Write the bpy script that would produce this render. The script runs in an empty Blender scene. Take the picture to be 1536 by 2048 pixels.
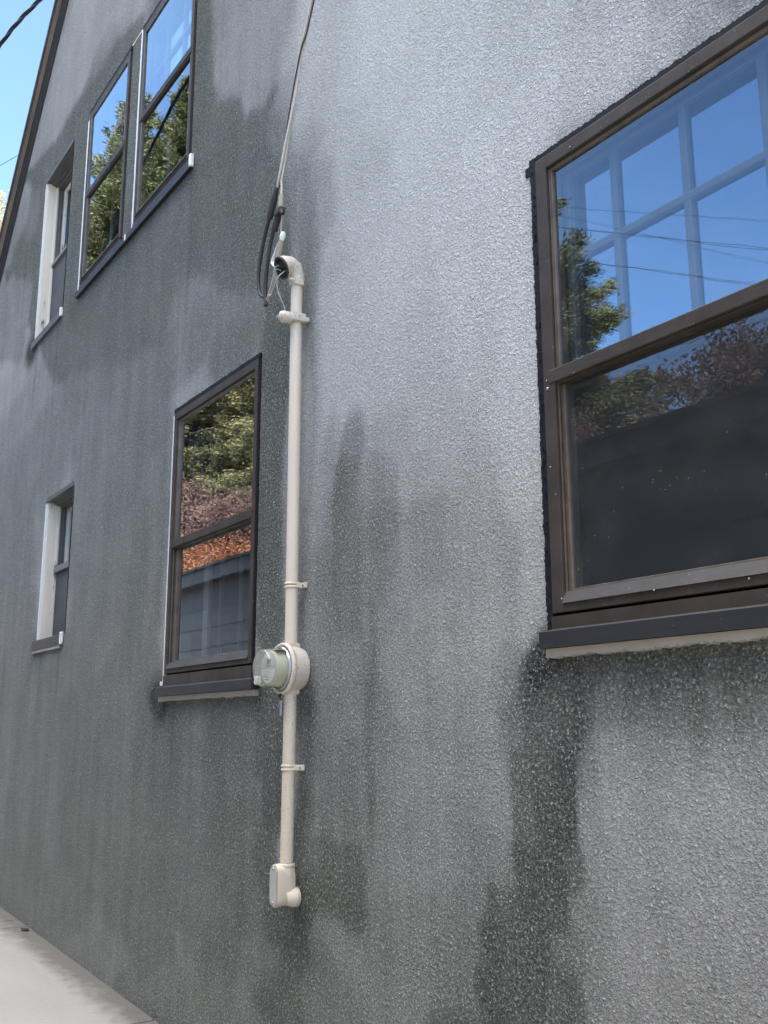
import bpy, bmesh, math, random
import numpy as np
from mathutils import Vector, Matrix, noise, Quaternion

# ------------------------------------------------------------------ camera
SC = bpy.context.scene
COL = SC.collection
cam = bpy.data.cameras.new("camera")
cam.sensor_fit = 'VERTICAL'; cam.sensor_height = 24.0; cam.lens = 24.0*1999.56/2048
cam.clip_start = 0.05; cam.clip_end = 2000
co = bpy.data.objects.new("camera", cam); COL.objects.link(co)
_yaw, _pitch, _roll = math.radians(56.093), math.radians(12.27), math.radians(-0.2186)
co.matrix_world = (Matrix.Translation((0, -2.4, 1.6)) @ Matrix.Rotation(_yaw, 4, 'Z')
                   @ Matrix.Rotation(math.radians(90)+_pitch, 4, 'X') @ Matrix.Rotation(_roll, 4, 'Z'))
SC.camera = co

# ------------------------------------------------------------------ light
SUN_D = Vector((0.80, 0.60, 0.0)).normalized(); EL = math.radians(33)
SUN_D = Vector((SUN_D.x*math.cos(EL), SUN_D.y*math.cos(EL), math.sin(EL)))
world = bpy.data.worlds.new("World"); SC.world = world; world.use_nodes = True
wn = world.node_tree; bg = wn.nodes['Background']
sky = wn.nodes.new('ShaderNodeTexSky'); sky.sky_type = 'NISHITA'; sky.sun_disc = False
sky.sun_elevation = EL; sky.sun_rotation = math.atan2(SUN_D.x, SUN_D.y)
sky.air_density = 1.0; sky.dust_density = 1.6; sky.ozone_density = 1.2
tc = wn.nodes.new('ShaderNodeTexCoord'); mp = wn.nodes.new('ShaderNodeMapping')
mp.inputs['Scale'].default_value = (1.0, 1.0, 2.6)
cn = wn.nodes.new('ShaderNodeTexNoise'); cn.inputs['Scale'].default_value = 2.1
cn.inputs['Detail'].default_value = 5; cn.inputs['Roughness'].default_value = 0.52
cr = wn.nodes.new('ShaderNodeValToRGB')
cr.color_ramp.elements[0].position = .52; cr.color_ramp.elements[0].color = (0, 0, 0, 1)
cr.color_ramp.elements[1].position = .78; cr.color_ramp.elements[1].color = (.5, .5, .5, 1)
mx = wn.nodes.new('ShaderNodeMix'); mx.data_type = 'RGBA'
mx.inputs[7].default_value = (2.6, 3.1, 3.6, 1)
wn.links.new(tc.outputs['Generated'], mp.inputs[0]); wn.links.new(mp.outputs[0], cn.inputs['Vector'])
wn.links.new(cn.outputs['Fac'], cr.inputs[0]); wn.links.new(cr.outputs[0], mx.inputs[0])
wn.links.new(sky.outputs[0], mx.inputs[6]); sep = wn.nodes.new('ShaderNodeSeparateXYZ'); wn.links.new(tc.outputs['Generated'], sep.inputs[0])
cn2 = wn.nodes.new('ShaderNodeTexNoise'); cn2.inputs['Scale'].default_value = 3.0; cn2.inputs['Detail'].default_value = 6; wn.links.new(tc.outputs['Generated'], cn2.inputs['Vector'])
ad = wn.nodes.new('ShaderNodeMath'); ad.operation = 'MULTIPLY_ADD'; wn.links.new(cn2.outputs['Fac'], ad.inputs[0]); ad.inputs[1].default_value = .30; wn.links.new(sep.outputs['Z'], ad.inputs[2])
cr2 = wn.nodes.new('ShaderNodeValToRGB'); cr2.color_ramp.elements[0].position = .90; cr2.color_ramp.elements[0].color = (0, 0, 0, 1)
cr2.color_ramp.elements[1].position = .985; cr2.color_ramp.elements[1].color = (1, 1, 1, 1)
wn.links.new(ad.outputs[0], cr2.inputs[0])
deep = wn.nodes.new('ShaderNodeMix'); deep.data_type = 'RGBA'; deep.blend_type = 'MULTIPLY'; deep.inputs[0].default_value = 1
deep.inputs[7].default_value = (.62, .70, .80, 1); wn.links.new(mx.outputs[2], deep.inputs[6])
mx2 = wn.nodes.new('ShaderNodeMix'); mx2.data_type = 'RGBA'; mx2.inputs[7].default_value = (12.2, 11.8, 11.2, 1)  # added bright cloud cover overhead, out of view, to fill the shaded wall
wn.links.new(cr2.outputs[0], mx2.inputs[0]); wn.links.new(deep.outputs[2], mx2.inputs[6])
warm = wn.nodes.new('ShaderNodeMix'); warm.data_type = 'RGBA'; warm.blend_type = 'MULTIPLY'; warm.inputs[0].default_value = 1
warm.inputs[7].default_value = (1.0, 1.0, 1.0, 1); wn.links.new(mx2.outputs[2], warm.inputs[6]); wn.links.new(warm.outputs[2], bg.inputs[0])
bg.inputs[1].default_value = 0.15
sl = bpy.data.lights.new("sun", 'SUN'); sl.energy = 4.8; sl.angle = math.radians(.5); sl.color = (1.0, .93, .82)
so = bpy.data.objects.new("sun", sl); COL.objects.link(so)
so.rotation_euler = SUN_D.to_track_quat('Z', 'Y').to_euler(); so.location = SUN_D*60
vs = SC.view_settings; vs.view_transform = 'Standard'; vs.look = 'None'; vs.exposure = 2.25; vs.gamma = 1.0
vs.use_curve_mapping = False

random.seed(7)
# ------------------------------------------------------------------ helpers
ORG = {}
def tag(o, label=None, cat=None, group=None, kind=None):
    if label: o['label'] = label
    if cat: o['category'] = cat
    if group: o['group'] = group
    if kind: o['kind'] = kind
    return o
def link(o, parent=None, org=(0, 0, 0)):
    COL.objects.link(o)
    org = Vector(org); ORG[o.name] = org
    if parent is not None:
        o.parent = parent; o.location = org-ORG[parent.name]
    else:
        o.location = org
    return o
def empty(name, loc, label, cat, group=None):
    o = bpy.data.objects.new(name, None); o.empty_display_size = .2
    link(o, None, loc); tag(o, label, cat, group); return o

class MB:
    """collects shapes in world coordinates; build() links them as ONE mesh object"""
    def __init__(s): s.v = []; s.f = []; s.m = []; s.sm = []
    def add(s, vs, fs, mi=0, smooth=False):
        b = len(s.v); s.v += [tuple(v) for v in vs]
        for f in fs: s.f.append(tuple(b+i for i in f)); s.m.append(mi); s.sm.append(smooth)
        return s
    def box(s, x0, x1, y0, y1, z0, z1, mi=0, bev=0.0):
        x0, x1 = min(x0, x1), max(x0, x1); y0, y1 = min(y0, y1), max(y0, y1); z0, z1 = min(z0, z1), max(z0, z1)
        if bev > 0:
            bm = bmesh.new(); bmesh.ops.create_cube(bm, size=1)
            for v in bm.verts:
                v.co = Vector(((x0+x1)/2+v.co.x*(x1-x0), (y0+y1)/2+v.co.y*(y1-y0), (z0+z1)/2+v.co.z*(z1-z0)))
            bmesh.ops.bevel(bm, geom=bm.edges[:], offset=bev, segments=2, affect='EDGES', profile=.5)
            bm.verts.index_update()
            s.add([v.co[:] for v in bm.verts], [[v.index for v in f.verts] for f in bm.faces], mi); bm.free()
            return s
        V = [(x, y, z) for z in (z0, z1) for y in (y0, y1) for x in (x0, x1)]
        F = [(0, 2, 3, 1), (4, 5, 7, 6), (0, 1, 5, 4), (2, 6, 7, 3), (0, 4, 6, 2), (1, 3, 7, 5)]
        return s.add(V, F, mi)
    def prism(s, prof, a, b, axes, mi=0):
        """prof: 2-D outline; axes=(u,v) directions; extruded from point a to point b"""
        a, b = Vector(a), Vector(b); u, v = Vector(axes[0]), Vector(axes[1]); n = len(prof)
        V = [a+u*p[0]+v*p[1] for p in prof]+[b+u*p[0]+v*p[1] for p in prof]
        F = [(i, (i+1) % n, n+(i+1) % n, n+i) for i in range(n)]+[tuple(range(n-1, -1, -1)), tuple(range(n, 2*n))]
        return s.add(V, F, mi)
    def tube(s, pts, r, n=10, mi=0, cap=True, smooth=True):
        pts = [Vector(p) for p in pts]; rs = r if isinstance(r, (list, tuple)) else [r]*len(pts)
        V = []; F = []; up = None
        for i, p in enumerate(pts):
            t = (pts[min(i+1, len(pts)-1)]-pts[max(i-1, 0)]).normalized()
            if up is None:
                up = Vector((0, 0, 1)) if abs(t.z) < .9 else Vector((0, 1, 0))
            a = (up-t*up.dot(t)).normalized(); b = t.cross(a); up = a
            for k in range(n):
                an = 2*math.pi*k/n; V.append(p+(a*math.cos(an)+b*math.sin(an))*rs[i])
        for i in range(len(pts)-1):
            for k in range(n):
                F.append((i*n+k, i*n+(k+1) % n, (i+1)*n+(k+1) % n, (i+1)*n+k))
        s.add(V, F, mi, smooth)
        if cap:
            s.add(V[:n], [tuple(range(n-1, -1, -1))], mi); s.add(V[-n:], [tuple(range(n))], mi)
        return s
    def lathe(s, prof, c, axis, n=32, mi=0, smooth=True):
        """prof: list of (distance along axis, radius)"""
        c, ax = Vector(c), Vector(axis).normalized()
        a = ax.orthogonal().normalized(); b = ax.cross(a); V = []; F = []
        for d, r in prof:
            for k in range(n):
                an = 2*math.pi*k/n; V.append(c+ax*d+(a*math.cos(an)+b*math.sin(an))*max(r, 1e-5))
        for i in range(len(prof)-1):
            for k in range(n): F.append((i*n+k, i*n+(k+1) % n, (i+1)*n+(k+1) % n, (i+1)*n+k))
        return s.add(V, F, mi, smooth)
    def strip_xz(s, x0, x1, z0, z1, y0, y1, jag, side, step=.008, mi=0):
        """flat strip with one ragged edge; side: which edge is ragged ('x0','x1','z0','z1')"""
        horiz = side in ('z0', 'z1'); L0, L1 = (x0, x1) if horiz else (z0, z1)
        n = max(2, int((L1-L0)/step)); V = []; F = []
        w = 0
        for i in range(n+1):
            t = L0+(L1-L0)*i/n
            w = .8*w+random.uniform(-1, 1)*jag*.3; j = w+random.uniform(-.6, .6)*jag
            if horiz:
                a, b = (z0+(j if side == 'z0' else 0), z1+(j if side == 'z1' else 0)); q = [(t, a), (t, b)]
            else:
                a, b = (x0+(j if side == 'x0' else 0), x1+(j if side == 'x1' else 0)); q = [(a, t), (b, t)]
            for y in (y0, y1):
                for (x, z) in q: V.append((x, y, z))
        for i in range(n):
            o = i*4; p = o+4
            F += [(o, p, p+1, o+1), (o+2, o+3, p+3, p+2), (o, o+2, p+2, p), (o+1, p+1, p+3, o+3)]
        F += [(0, 1, 3, 2), (n*4, n*4+2, n*4+3, n*4+1)]
        return s.add(V, F, mi)
    def build(s, name, mat, parent=None, org=None, label=None, bev=0):
        if org is None: org = ORG[parent.name] if parent is not None else (0, 0, 0)
        org = Vector(org)
        me = bpy.data.meshes.new(name)
        me.from_pydata([(v[0]-org.x, v[1]-org.y, v[2]-org.z) for v in s.v], [], s.f)
        for m_ in (mat if isinstance(mat, (list, tuple)) else [mat]): me.materials.append(m_)
        me.polygons.foreach_set('material_index', s.m); me.polygons.foreach_set('use_smooth', s.sm)
        bm = bmesh.new(); bm.from_mesh(me); bmesh.ops.recalc_face_normals(bm, faces=bm.faces); bm.to_mesh(me); bm.free()
        me.update()
        o = bpy.data.objects.new(name, me); link(o, parent, org)
        if label: o['label'] = label
        if bev:
            m = o.modifiers.new('bevel', 'BEVEL'); m.width = bev; m.segments = 2; m.limit_method = 'ANGLE'; m.angle_limit = .6
        return o

def smoothpts(P, k=6):
    P = [Vector(p) for p in P]; out = []
    for i in range(len(P)-1):
        p0, p1, p2, p3 = P[max(i-1, 0)], P[i], P[i+1], P[min(i+2, len(P)-1)]
        for j in range(k):
            t = j/k
            out.append(.5*((2*p1)+(p2-p0)*t+(2*p0-5*p1+4*p2-p3)*t*t+(3*p1-p0-3*p2+p3)*t**3))
    out.append(P[-1]); return out

# ------------------------------------------------------------------ materials
def NM(name):
    m = bpy.data.materials.new(name); m.use_nodes = True; nt = m.node_tree
    return m, nt, nt.nodes['Principled BSDF']
def node(nt, t, **k):
    n = nt.nodes.new(t)
    for a, b in k.items(): setattr(n, a, b)
    return n
def noise_n(nt, scale, detail=3, rough=.55, vec=None, sc=None, dist=0):
    if vec is None: vec = node(nt, 'ShaderNodeTexCoord').outputs['Object']
    if sc is not None:
        mpn = node(nt, 'ShaderNodeMapping'); mpn.inputs['Scale'].default_value = sc
        nt.links.new(vec, mpn.inputs[0]); vec = mpn.outputs[0]
    n = node(nt, 'ShaderNodeTexNoise'); n.inputs['Scale'].default_value = scale
    n.inputs['Detail'].default_value = detail; n.inputs['Roughness'].default_value = rough
    n.inputs['Distortion'].default_value = dist
    nt.links.new(vec, n.inputs['Vector']); return n.outputs['Fac']
def ramp(nt, fac, stops):
    r = node(nt, 'ShaderNodeValToRGB'); e = r.color_ramp.elements
    while len(e) < len(stops): e.new(.5)
    for i, (p, c) in enumerate(stops):
        e[i].position = p; e[i].color = (c if isinstance(c, tuple) else (c, c, c))+(1,) if not isinstance(c, tuple) or len(c) == 3 else c
    nt.links.new(fac, r.inputs[0]); return r.outputs[0]
def mixc(nt, fac, a, b, mode='MIX'):
    n = node(nt, 'ShaderNodeMix', data_type='RGBA', blend_type=mode)
    for i, v in ((0, fac), (6, a), (7, b)):
        if isinstance(v, (int, float)): n.inputs[i].default_value = v
        elif isinstance(v, tuple): n.inputs[i].default_value = v if len(v) == 4 else v+(1,)
        else: nt.links.new(v, n.inputs[i])
    return n.outputs[2]
def mth(nt, op, a, b=None, clamp=False):
    n = node(nt, 'ShaderNodeMath', operation=op, use_clamp=clamp)
    for i, v in ((0, a), (1, b)):
        if v is None: continue
        if isinstance(v, (int, float)): n.inputs[i].default_value = v
        else: nt.links.new(v, n.inputs[i])
    return n.outputs[0]
def bump(nt, bs, h, dist=.002, st=1.0):
    b = node(nt, 'ShaderNodeBump'); b.inputs['Strength'].default_value = st; b.inputs['Distance'].default_value = dist
    nt.links.new(h, b.inputs['Height']); nt.links.new(b.outputs[0], bs.inputs['Normal']); return b

def paint(name, col, col2, rough=.5, scale=9, wear=None, wscale=60, wthr=.62, sc=None, metal=0, bmp=.0006, spec=.5):
    m, nt, bs = NM(name)
    f = noise_n(nt, scale, 6, .62, sc=sc)
    c = mixc(nt, ramp(nt, f, [(.3, 0.), (.7, 1.)]), col, col2)
    if wear:
        w = noise_n(nt, wscale, 5, .7, sc=sc)
        c = mixc(nt, ramp(nt, w, [(wthr, 0.), (wthr+.06, 1.)]), c, wear)
    nt.links.new(c, bs.inputs['Base Color']); bs.inputs['Roughness'].default_value = rough
    rr = mth(nt, 'ADD', mth(nt, 'MULTIPLY', f, .3), rough-.15); nt.links.new(rr, bs.inputs['Roughness'])
    bs.inputs['Metallic'].default_value = metal; bs.inputs['Specular IOR Level'].default_value = spec
    if bmp: bump(nt, bs, noise_n(nt, 180, 4), bmp)
    return m

def schlick(nt, boost):
    ge = node(nt, 'ShaderNodeNewGeometry'); dt = node(nt, 'ShaderNodeVectorMath', operation='DOT_PRODUCT')
    nt.links.new(ge.outputs['Normal'], dt.inputs[0]); nt.links.new(ge.outputs['Incoming'], dt.inputs[1])
    c = mth(nt, 'SUBTRACT', 1.0, mth(nt, 'ABSOLUTE', dt.outputs['Value']), True)
    f = mth(nt, 'ADD', mth(nt, 'MULTIPLY', mth(nt, 'POWER', c, 5.), .96), .04)
    return mth(nt, 'MULTIPLY', f, boost, True)

def glass_mat(name, boost=2.1, tint=(1, 1, 1), wob=.0003, wsc=3.0, dust=.0, trans=(.86, .9, .92)):
    m = bpy.data.materials.new(name); m.use_nodes = True; nt = m.node_tree; nt.nodes.clear()
    out = node(nt, 'ShaderNodeOutputMaterial'); tr = node(nt, 'ShaderNodeBsdfTransparent'); tr.inputs[0].default_value = trans+(1,)
    gl = node(nt, 'ShaderNodeBsdfGlossy'); gl.inputs['Roughness'].default_value = 0.0; gl.inputs[0].default_value = tint+(1,)
    fac = schlick(nt, boost)
    b = node(nt, 'ShaderNodeBump'); b.inputs['Strength'].default_value = 1; b.inputs['Distance'].default_value = wob
    nt.links.new(noise_n(nt, wsc, 2, .5, sc=(1, 1, .7)), b.inputs['Height']); nt.links.new(b.outputs[0], gl.inputs['Normal'])
    mi = node(nt, 'ShaderNodeMixShader'); nt.links.new(fac, mi.inputs[0]); nt.links.new(tr.outputs[0], mi.inputs[1]); nt.links.new(gl.outputs[0], mi.inputs[2])
    last = mi.outputs[0]
    if dust:
        df = node(nt, 'ShaderNodeBsdfDiffuse'); df.inputs[0].default_value = (.6, .6, .58, 1)
        n1 = ramp(nt, noise_n(nt, 95, 3, .6), [(.675, 0.), (.715, 1.)])
        n2 = ramp(nt, noise_n(nt, 4, 3, .6), [(.42, 0.), (.62, 1.)])
        s = mth(nt, 'ADD', mth(nt, 'MULTIPLY', mth(nt, 'MULTIPLY', n1, n2), .6), mth(nt, 'MULTIPLY', n2, dust))
        m2 = node(nt, 'ShaderNodeMixShader'); nt.links.new(s, m2.inputs[0]); nt.links.new(last, m2.inputs[1]); nt.links.new(df.outputs[0], m2.inputs[2]); last = m2.outputs[0]
    nt.links.new(last, out.inputs[0]); return m

M = {}
M['brown'] = paint('brown_metal', (.066, .052, .042), (.036, .029, .025), .5, 6, (.24, .21, .18), 45, .66, spec=.22)
M['brown_dusty'] = paint('dusty_brown_metal', (.064, .053, .045), (.040, .034, .030), .5, 5, (.38, .36, .33), 70, .655, sc=(1, 1, 1.6))
M['bronze'] = paint('bronze_edge', (.16, .125, .09), (.08, .062, .05), .4, 12, (.3, .26, .2), 40, .68)
M['slate'] = paint('slate_metal', (.036, .036, .040), (.024, .024, .027), .45, 5, (.2, .2, .2), 60, .68, sc=(.6, 1, 3), spec=.25)
M['black'] = paint('black_caulk', (.004, .0045, .007), (.009, .010, .017), .7, 30, (.14, .15, .18), 130, .70, bmp=.003, spec=.2)
M['white_caulk'] = paint('white_caulk', (.84, .84, .80), (.72, .72, .68), .6, 25, (.3, .3, .27), 60, .70, bmp=.002)
M['beige'] = paint('beige_caulk', (.40, .37, .33), (.34, .31, .275), .6, 12, (.20, .18, .16), 60, .68, bmp=.0015)
M['cream'] = paint('cream_paint', (.78, .71, .60), (.66, .59, .49), .5, 5, (.09, .08, .065), 16, .62, sc=(1, 1, .16))
M['sash'] = paint('sash_paint', (.10, .105, .11), (.07, .075, .08), .5, 6)
M['redbrown'] = paint('red_brown_metal', (.050, .026, .022), (.035, .020, .018), .45, 6)
M['greytrim'] = paint('grey_trim', (.11, .11, .11), (.07, .07, .07), .55, 10, (.02, .02, .02), 30, .62, sc=(.3, 1, 2))
M['mauve'] = paint('mauve_rail', (.24, .21, .21), (.17, .15, .15), .5, 10)
M['screen'] = paint('grey_screen', (.085, .085, .095), (.065, .065, .075), .8, 3, bmp=0)
M['conduit'] = paint('conduit_paint', (.70, .60, .48), (.62, .53, .42), .48, 5, (.26, .22, .17), 120, .67, sc=(1, 1, .5))
M['conduit_dirty'] = paint('dirty_conduit_paint', (.66, .57, .46), (.56, .48, .38), .5, 8, (.10, .085, .065), 110, .60)
M['metercan'] = paint('meter_can_paint', (.66, .59, .49), (.54, .48, .40), .5, 9, (.12, .10, .075), 100, .59)
M['blackrubber'] = paint('black_rubber', (.020, .018, .017), (.036, .032, .030), .6, 22, (.2, .2, .2), 70, .70)
M['darkhole'] = paint('dark_inside', (.010, .009, .009), (.015, .014, .013), .7, 10)
M['cable'] = paint('pale_cable', (.60, .54, .45), (.50, .45, .38), .55, 20, (.12, .11, .1), 90, .64)
M['wireblack'] = paint('black_wire', (.012, .012, .014), (.02, .02, .022), .5, 20)
M['tan'] = paint('tan_clamp', (.42, .37, .29), (.30, .26, .19), .5, 30)
M['whiteplastic'] = paint('white_plastic', (.78, .80, .86), (.70, .72, .80), .5, 30)
M['steel'] = paint('bolt_steel', (.45, .46, .48), (.3, .3, .3), .35, 30, metal=.9)
M['greywire'] = paint('grey_wire', (.32, .34, .35), (.25, .26, .27), .5, 30)
M['rake'] = paint('rake_brown', (.20, .145, .105), (.11, .085, .068), .65, 6, (.32, .27, .22), 18, .66, sc=(.4, 1, .4))
M['rakedark'] = paint('rake_black', (.022, .020, .020), (.04, .035, .032), .6, 6, (.12, .10, .09), 30, .68)
M['roof'] = paint('roof_shingle', (.10, .095, .09), (.05, .048, .046), .9, 12, bmp=.004)
M['glass'] = glass_mat('storm_glass', 3.3, (.78, .90, 1))
M['glass_high'] = glass_mat('high_glass', 2.1, (.72, .88, 1))
M['glass_wavy'] = glass_mat('old_glass', 4.2, (.92, .95, 1), .00025, 5.0)
M['glass_in'] = glass_mat('inner_glass', 6.0, (.74, .87, 1), .0008, 2.0)
M['glass_dusty'] = glass_mat('dusty_glass', 3.8, (.85, .92, 1), .0003, 3, dust=.03)

M['conduit'].name = 'conduit_paint'
def screen_mat():
    m = bpy.data.materials.new('insect_mesh'); m.use_nodes = True; nt = m.node_tree; nt.nodes.clear()
    out = node(nt, 'ShaderNodeOutputMaterial'); tr = node(nt, 'ShaderNodeBsdfTransparent')
    d = node(nt, 'ShaderNodeBsdfDiffuse'); d.inputs[0].default_value = (.07, .075, .08, 1)
    n = noise_n(nt, 500, 2, .5, sc=(1, 1, .1)); f = mth(nt, 'ADD', mth(nt, 'MULTIPLY', n, .16), .17)
    mi = node(nt, 'ShaderNodeMixShader'); nt.links.new(f, mi.inputs[0]); nt.links.new(tr.outputs[0], mi.inputs[1]); nt.links.new(d.outputs[0], mi.inputs[2])
    nt.links.new(mi.outputs[0], out.inputs[0]); return m
M['mesh'] = screen_mat()
def curtain_mat():
    m, nt, bs = NM('sheer_curtain')
    c = ramp(nt, noise_n(nt, 14, 3, .6, sc=(1, 1, .03)), [(.35, (.10, .10, .09)), (.65, (.26, .25, .21))])
    nt.links.new(c, bs.inputs['Base Color']); bs.inputs['Roughness'].default_value = .9; return m
M['curtain'] = curtain_mat()

# stucco: 'stain_shade' (dirt and paint tone, with large-scale light and shade painted in, 0..1 linear) is stored on the wall's vertices
def stucco():
    m, nt, bs = NM('stucco'); L = nt.links
    tcn = node(nt, 'ShaderNodeTexCoord').outputs['Object']
    at = node(nt, 'ShaderNodeAttribute', attribute_name='stain_shade').outputs['Fac']
    # break the tone up: blotches, vertical runs, grain
    runs = noise_n(nt, 1.0, 5, .6, tcn, (5.5, 1, .42)); runs2 = noise_n(nt, 1.0, 4, .6, tcn, (19, 1, 1.3)); blot = noise_n(nt, 2.6, 6, .62, tcn)
    fine = noise_n(nt, 26, 4, .7, tcn)
    dk = ramp(nt, at, [(.10, 1.), (.40, .14)])
    def modu(t, n, amp): return mth(nt, 'MULTIPLY', t, mth(nt, 'ADD', mth(nt, 'MULTIPLY', mth(nt, 'MULTIPLY', mth(nt, 'SUBTRACT', n, .5), amp), dk), 1.0))
    t = mth(nt, 'MULTIPLY', mth(nt, 'POWER', at, 1.04), 1.50)
    t = modu(t, runs, .95); t = modu(t, runs2, .55); t = modu(t, blot, 1.0)
    t = mth(nt, 'MULTIPLY', t, mth(nt, 'ADD', mth(nt, 'MULTIPLY', fine, .5), .75))
    # tint: green-grey where dirty, cool lavender-grey where clean
    cool = noise_n(nt, 1.7, 3, .5, tcn)
    dirty = mixc(nt, ramp(nt, cool, [(.38, 0.), (.62, 1.)]), (1.0, 1.03, .88), (.95, 1.03, .94))
    tint = mixc(nt, ramp(nt, t, [(.13, 0.), (.36, 1.)]), dirty, (1.01, 1.0, .985))
    gg = node(nt, 'ShaderNodeCombineColor')
    for i in range(3): L.new(t, gg.inputs[i])
    base = mixc(nt, 1.0, gg.outputs[0], tint, 'MULTIPLY')
    # relief: dashed lumps of two sizes + grain
    wn_ = node(nt, 'ShaderNodeTexNoise'); wn_.inputs['Scale'].default_value = 60; wn_.inputs['Detail'].default_value = 3; L.new(tcn, wn_.inputs['Vector'])
    ws = node(nt, 'ShaderNodeVectorMath', operation='SCALE'); L.new(wn_.outputs['Color'], ws.inputs[0]); ws.inputs['Scale'].default_value = .022
    wv = node(nt, 'ShaderNodeVectorMath', operation='ADD'); L.new(tcn, wv.inputs[0]); L.new(ws.outputs[0], wv.inputs[1])
    def lumps(sc_, a, b):
        vo = node(nt, 'ShaderNodeTexVoronoi', feature='F1'); vo.inputs['Scale'].default_value = sc_; L.new(wv.outputs[0], vo.inputs['Vector'])
        sp_ = node(nt, 'ShaderNodeSeparateColor'); L.new(vo.outputs['Color'], sp_.inputs[0])
        keep = ramp(nt, sp_.outputs[0], [(.15, 0.), (1., 1.)])
        return mth(nt, 'MULTIPLY', ramp(nt, vo.outputs['Distance'], [(a, 1.), (b, 0.)]), keep)
    la = lumps(66, .02, .48); lb = lumps(128, .02, .62)
    n1 = noise_n(nt, 150, 3, .65, tcn); n2 = noise_n(nt, 74, 4, .62, tcn); n3 = noise_n(nt, 24, 3, .6, tcn)
    lump = mth(nt, 'MAXIMUM', la, mth(nt, 'MULTIPLY', lb, .85))
    n2c = ramp(nt, n2, [(.34, 0.), (.66, 1.)])
    h = mth(nt, 'ADD', mth(nt, 'MULTIPLY', lump, .80), mth(nt, 'ADD', mth(nt, 'MULTIPLY', n1, .30), mth(nt, 'ADD', mth(nt, 'MULTIPLY', n2c, .34), mth(nt, 'MULTIPLY', n3, .35))))
    # worn, paler tops of the dash lumps; dirt and relief shade painted in between them
    tip = ramp(nt, mth(nt, 'ADD', mth(nt, 'MULTIPLY', lump, .55), mth(nt, 'ADD', mth(nt, 'MULTIPLY', n1, .35), mth(nt, 'MULTIPLY', n2c, .30))), [(.24, .0), (.46, .32), (.70, 1.)])
    low = mth(nt, 'SUBTRACT', 1.0, ramp(nt, t, [(.08, 0.), (.45, .75)]))
    add = mth(nt, 'MULTIPLY', mth(nt, 'MULTIPLY', mth(nt, 'POWER', tip, 1.4), low), .42)
    cav = mth(nt, 'ADD', mth(nt, 'MULTIPLY', mth(nt, 'MULTIPLY', tip, mth(nt, 'ADD', mth(nt, 'MULTIPLY', low, .35), .65)), .80), mth(nt, 'SUBTRACT', .85, mth(nt, 'MULTIPLY', low, .29)))
    cg = node(nt, 'ShaderNodeCombineColor')
    for i in range(3): L.new(cav, cg.inputs[i])
    base = mixc(nt, 1.0, base, cg.outputs[0], 'MULTIPLY')
    ac = node(nt, 'ShaderNodeCombineColor')
    L.new(mth(nt, 'MULTIPLY', add, .88), ac.inputs[0]); L.new(add, ac.inputs[1]); L.new(mth(nt, 'MULTIPLY', add, .97), ac.inputs[2])
    base = mixc(nt, 1.0, base, ac.outputs[0], 'ADD')
    L.new(base, bs.inputs['Base Color']); bs.inputs['Roughness'].default_value = .8; bs.inputs['Specular IOR Level'].default_value = .15
    bump(nt, bs, h, .027, 1.0)
    return m
M['stucco'] = stucco()
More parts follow.
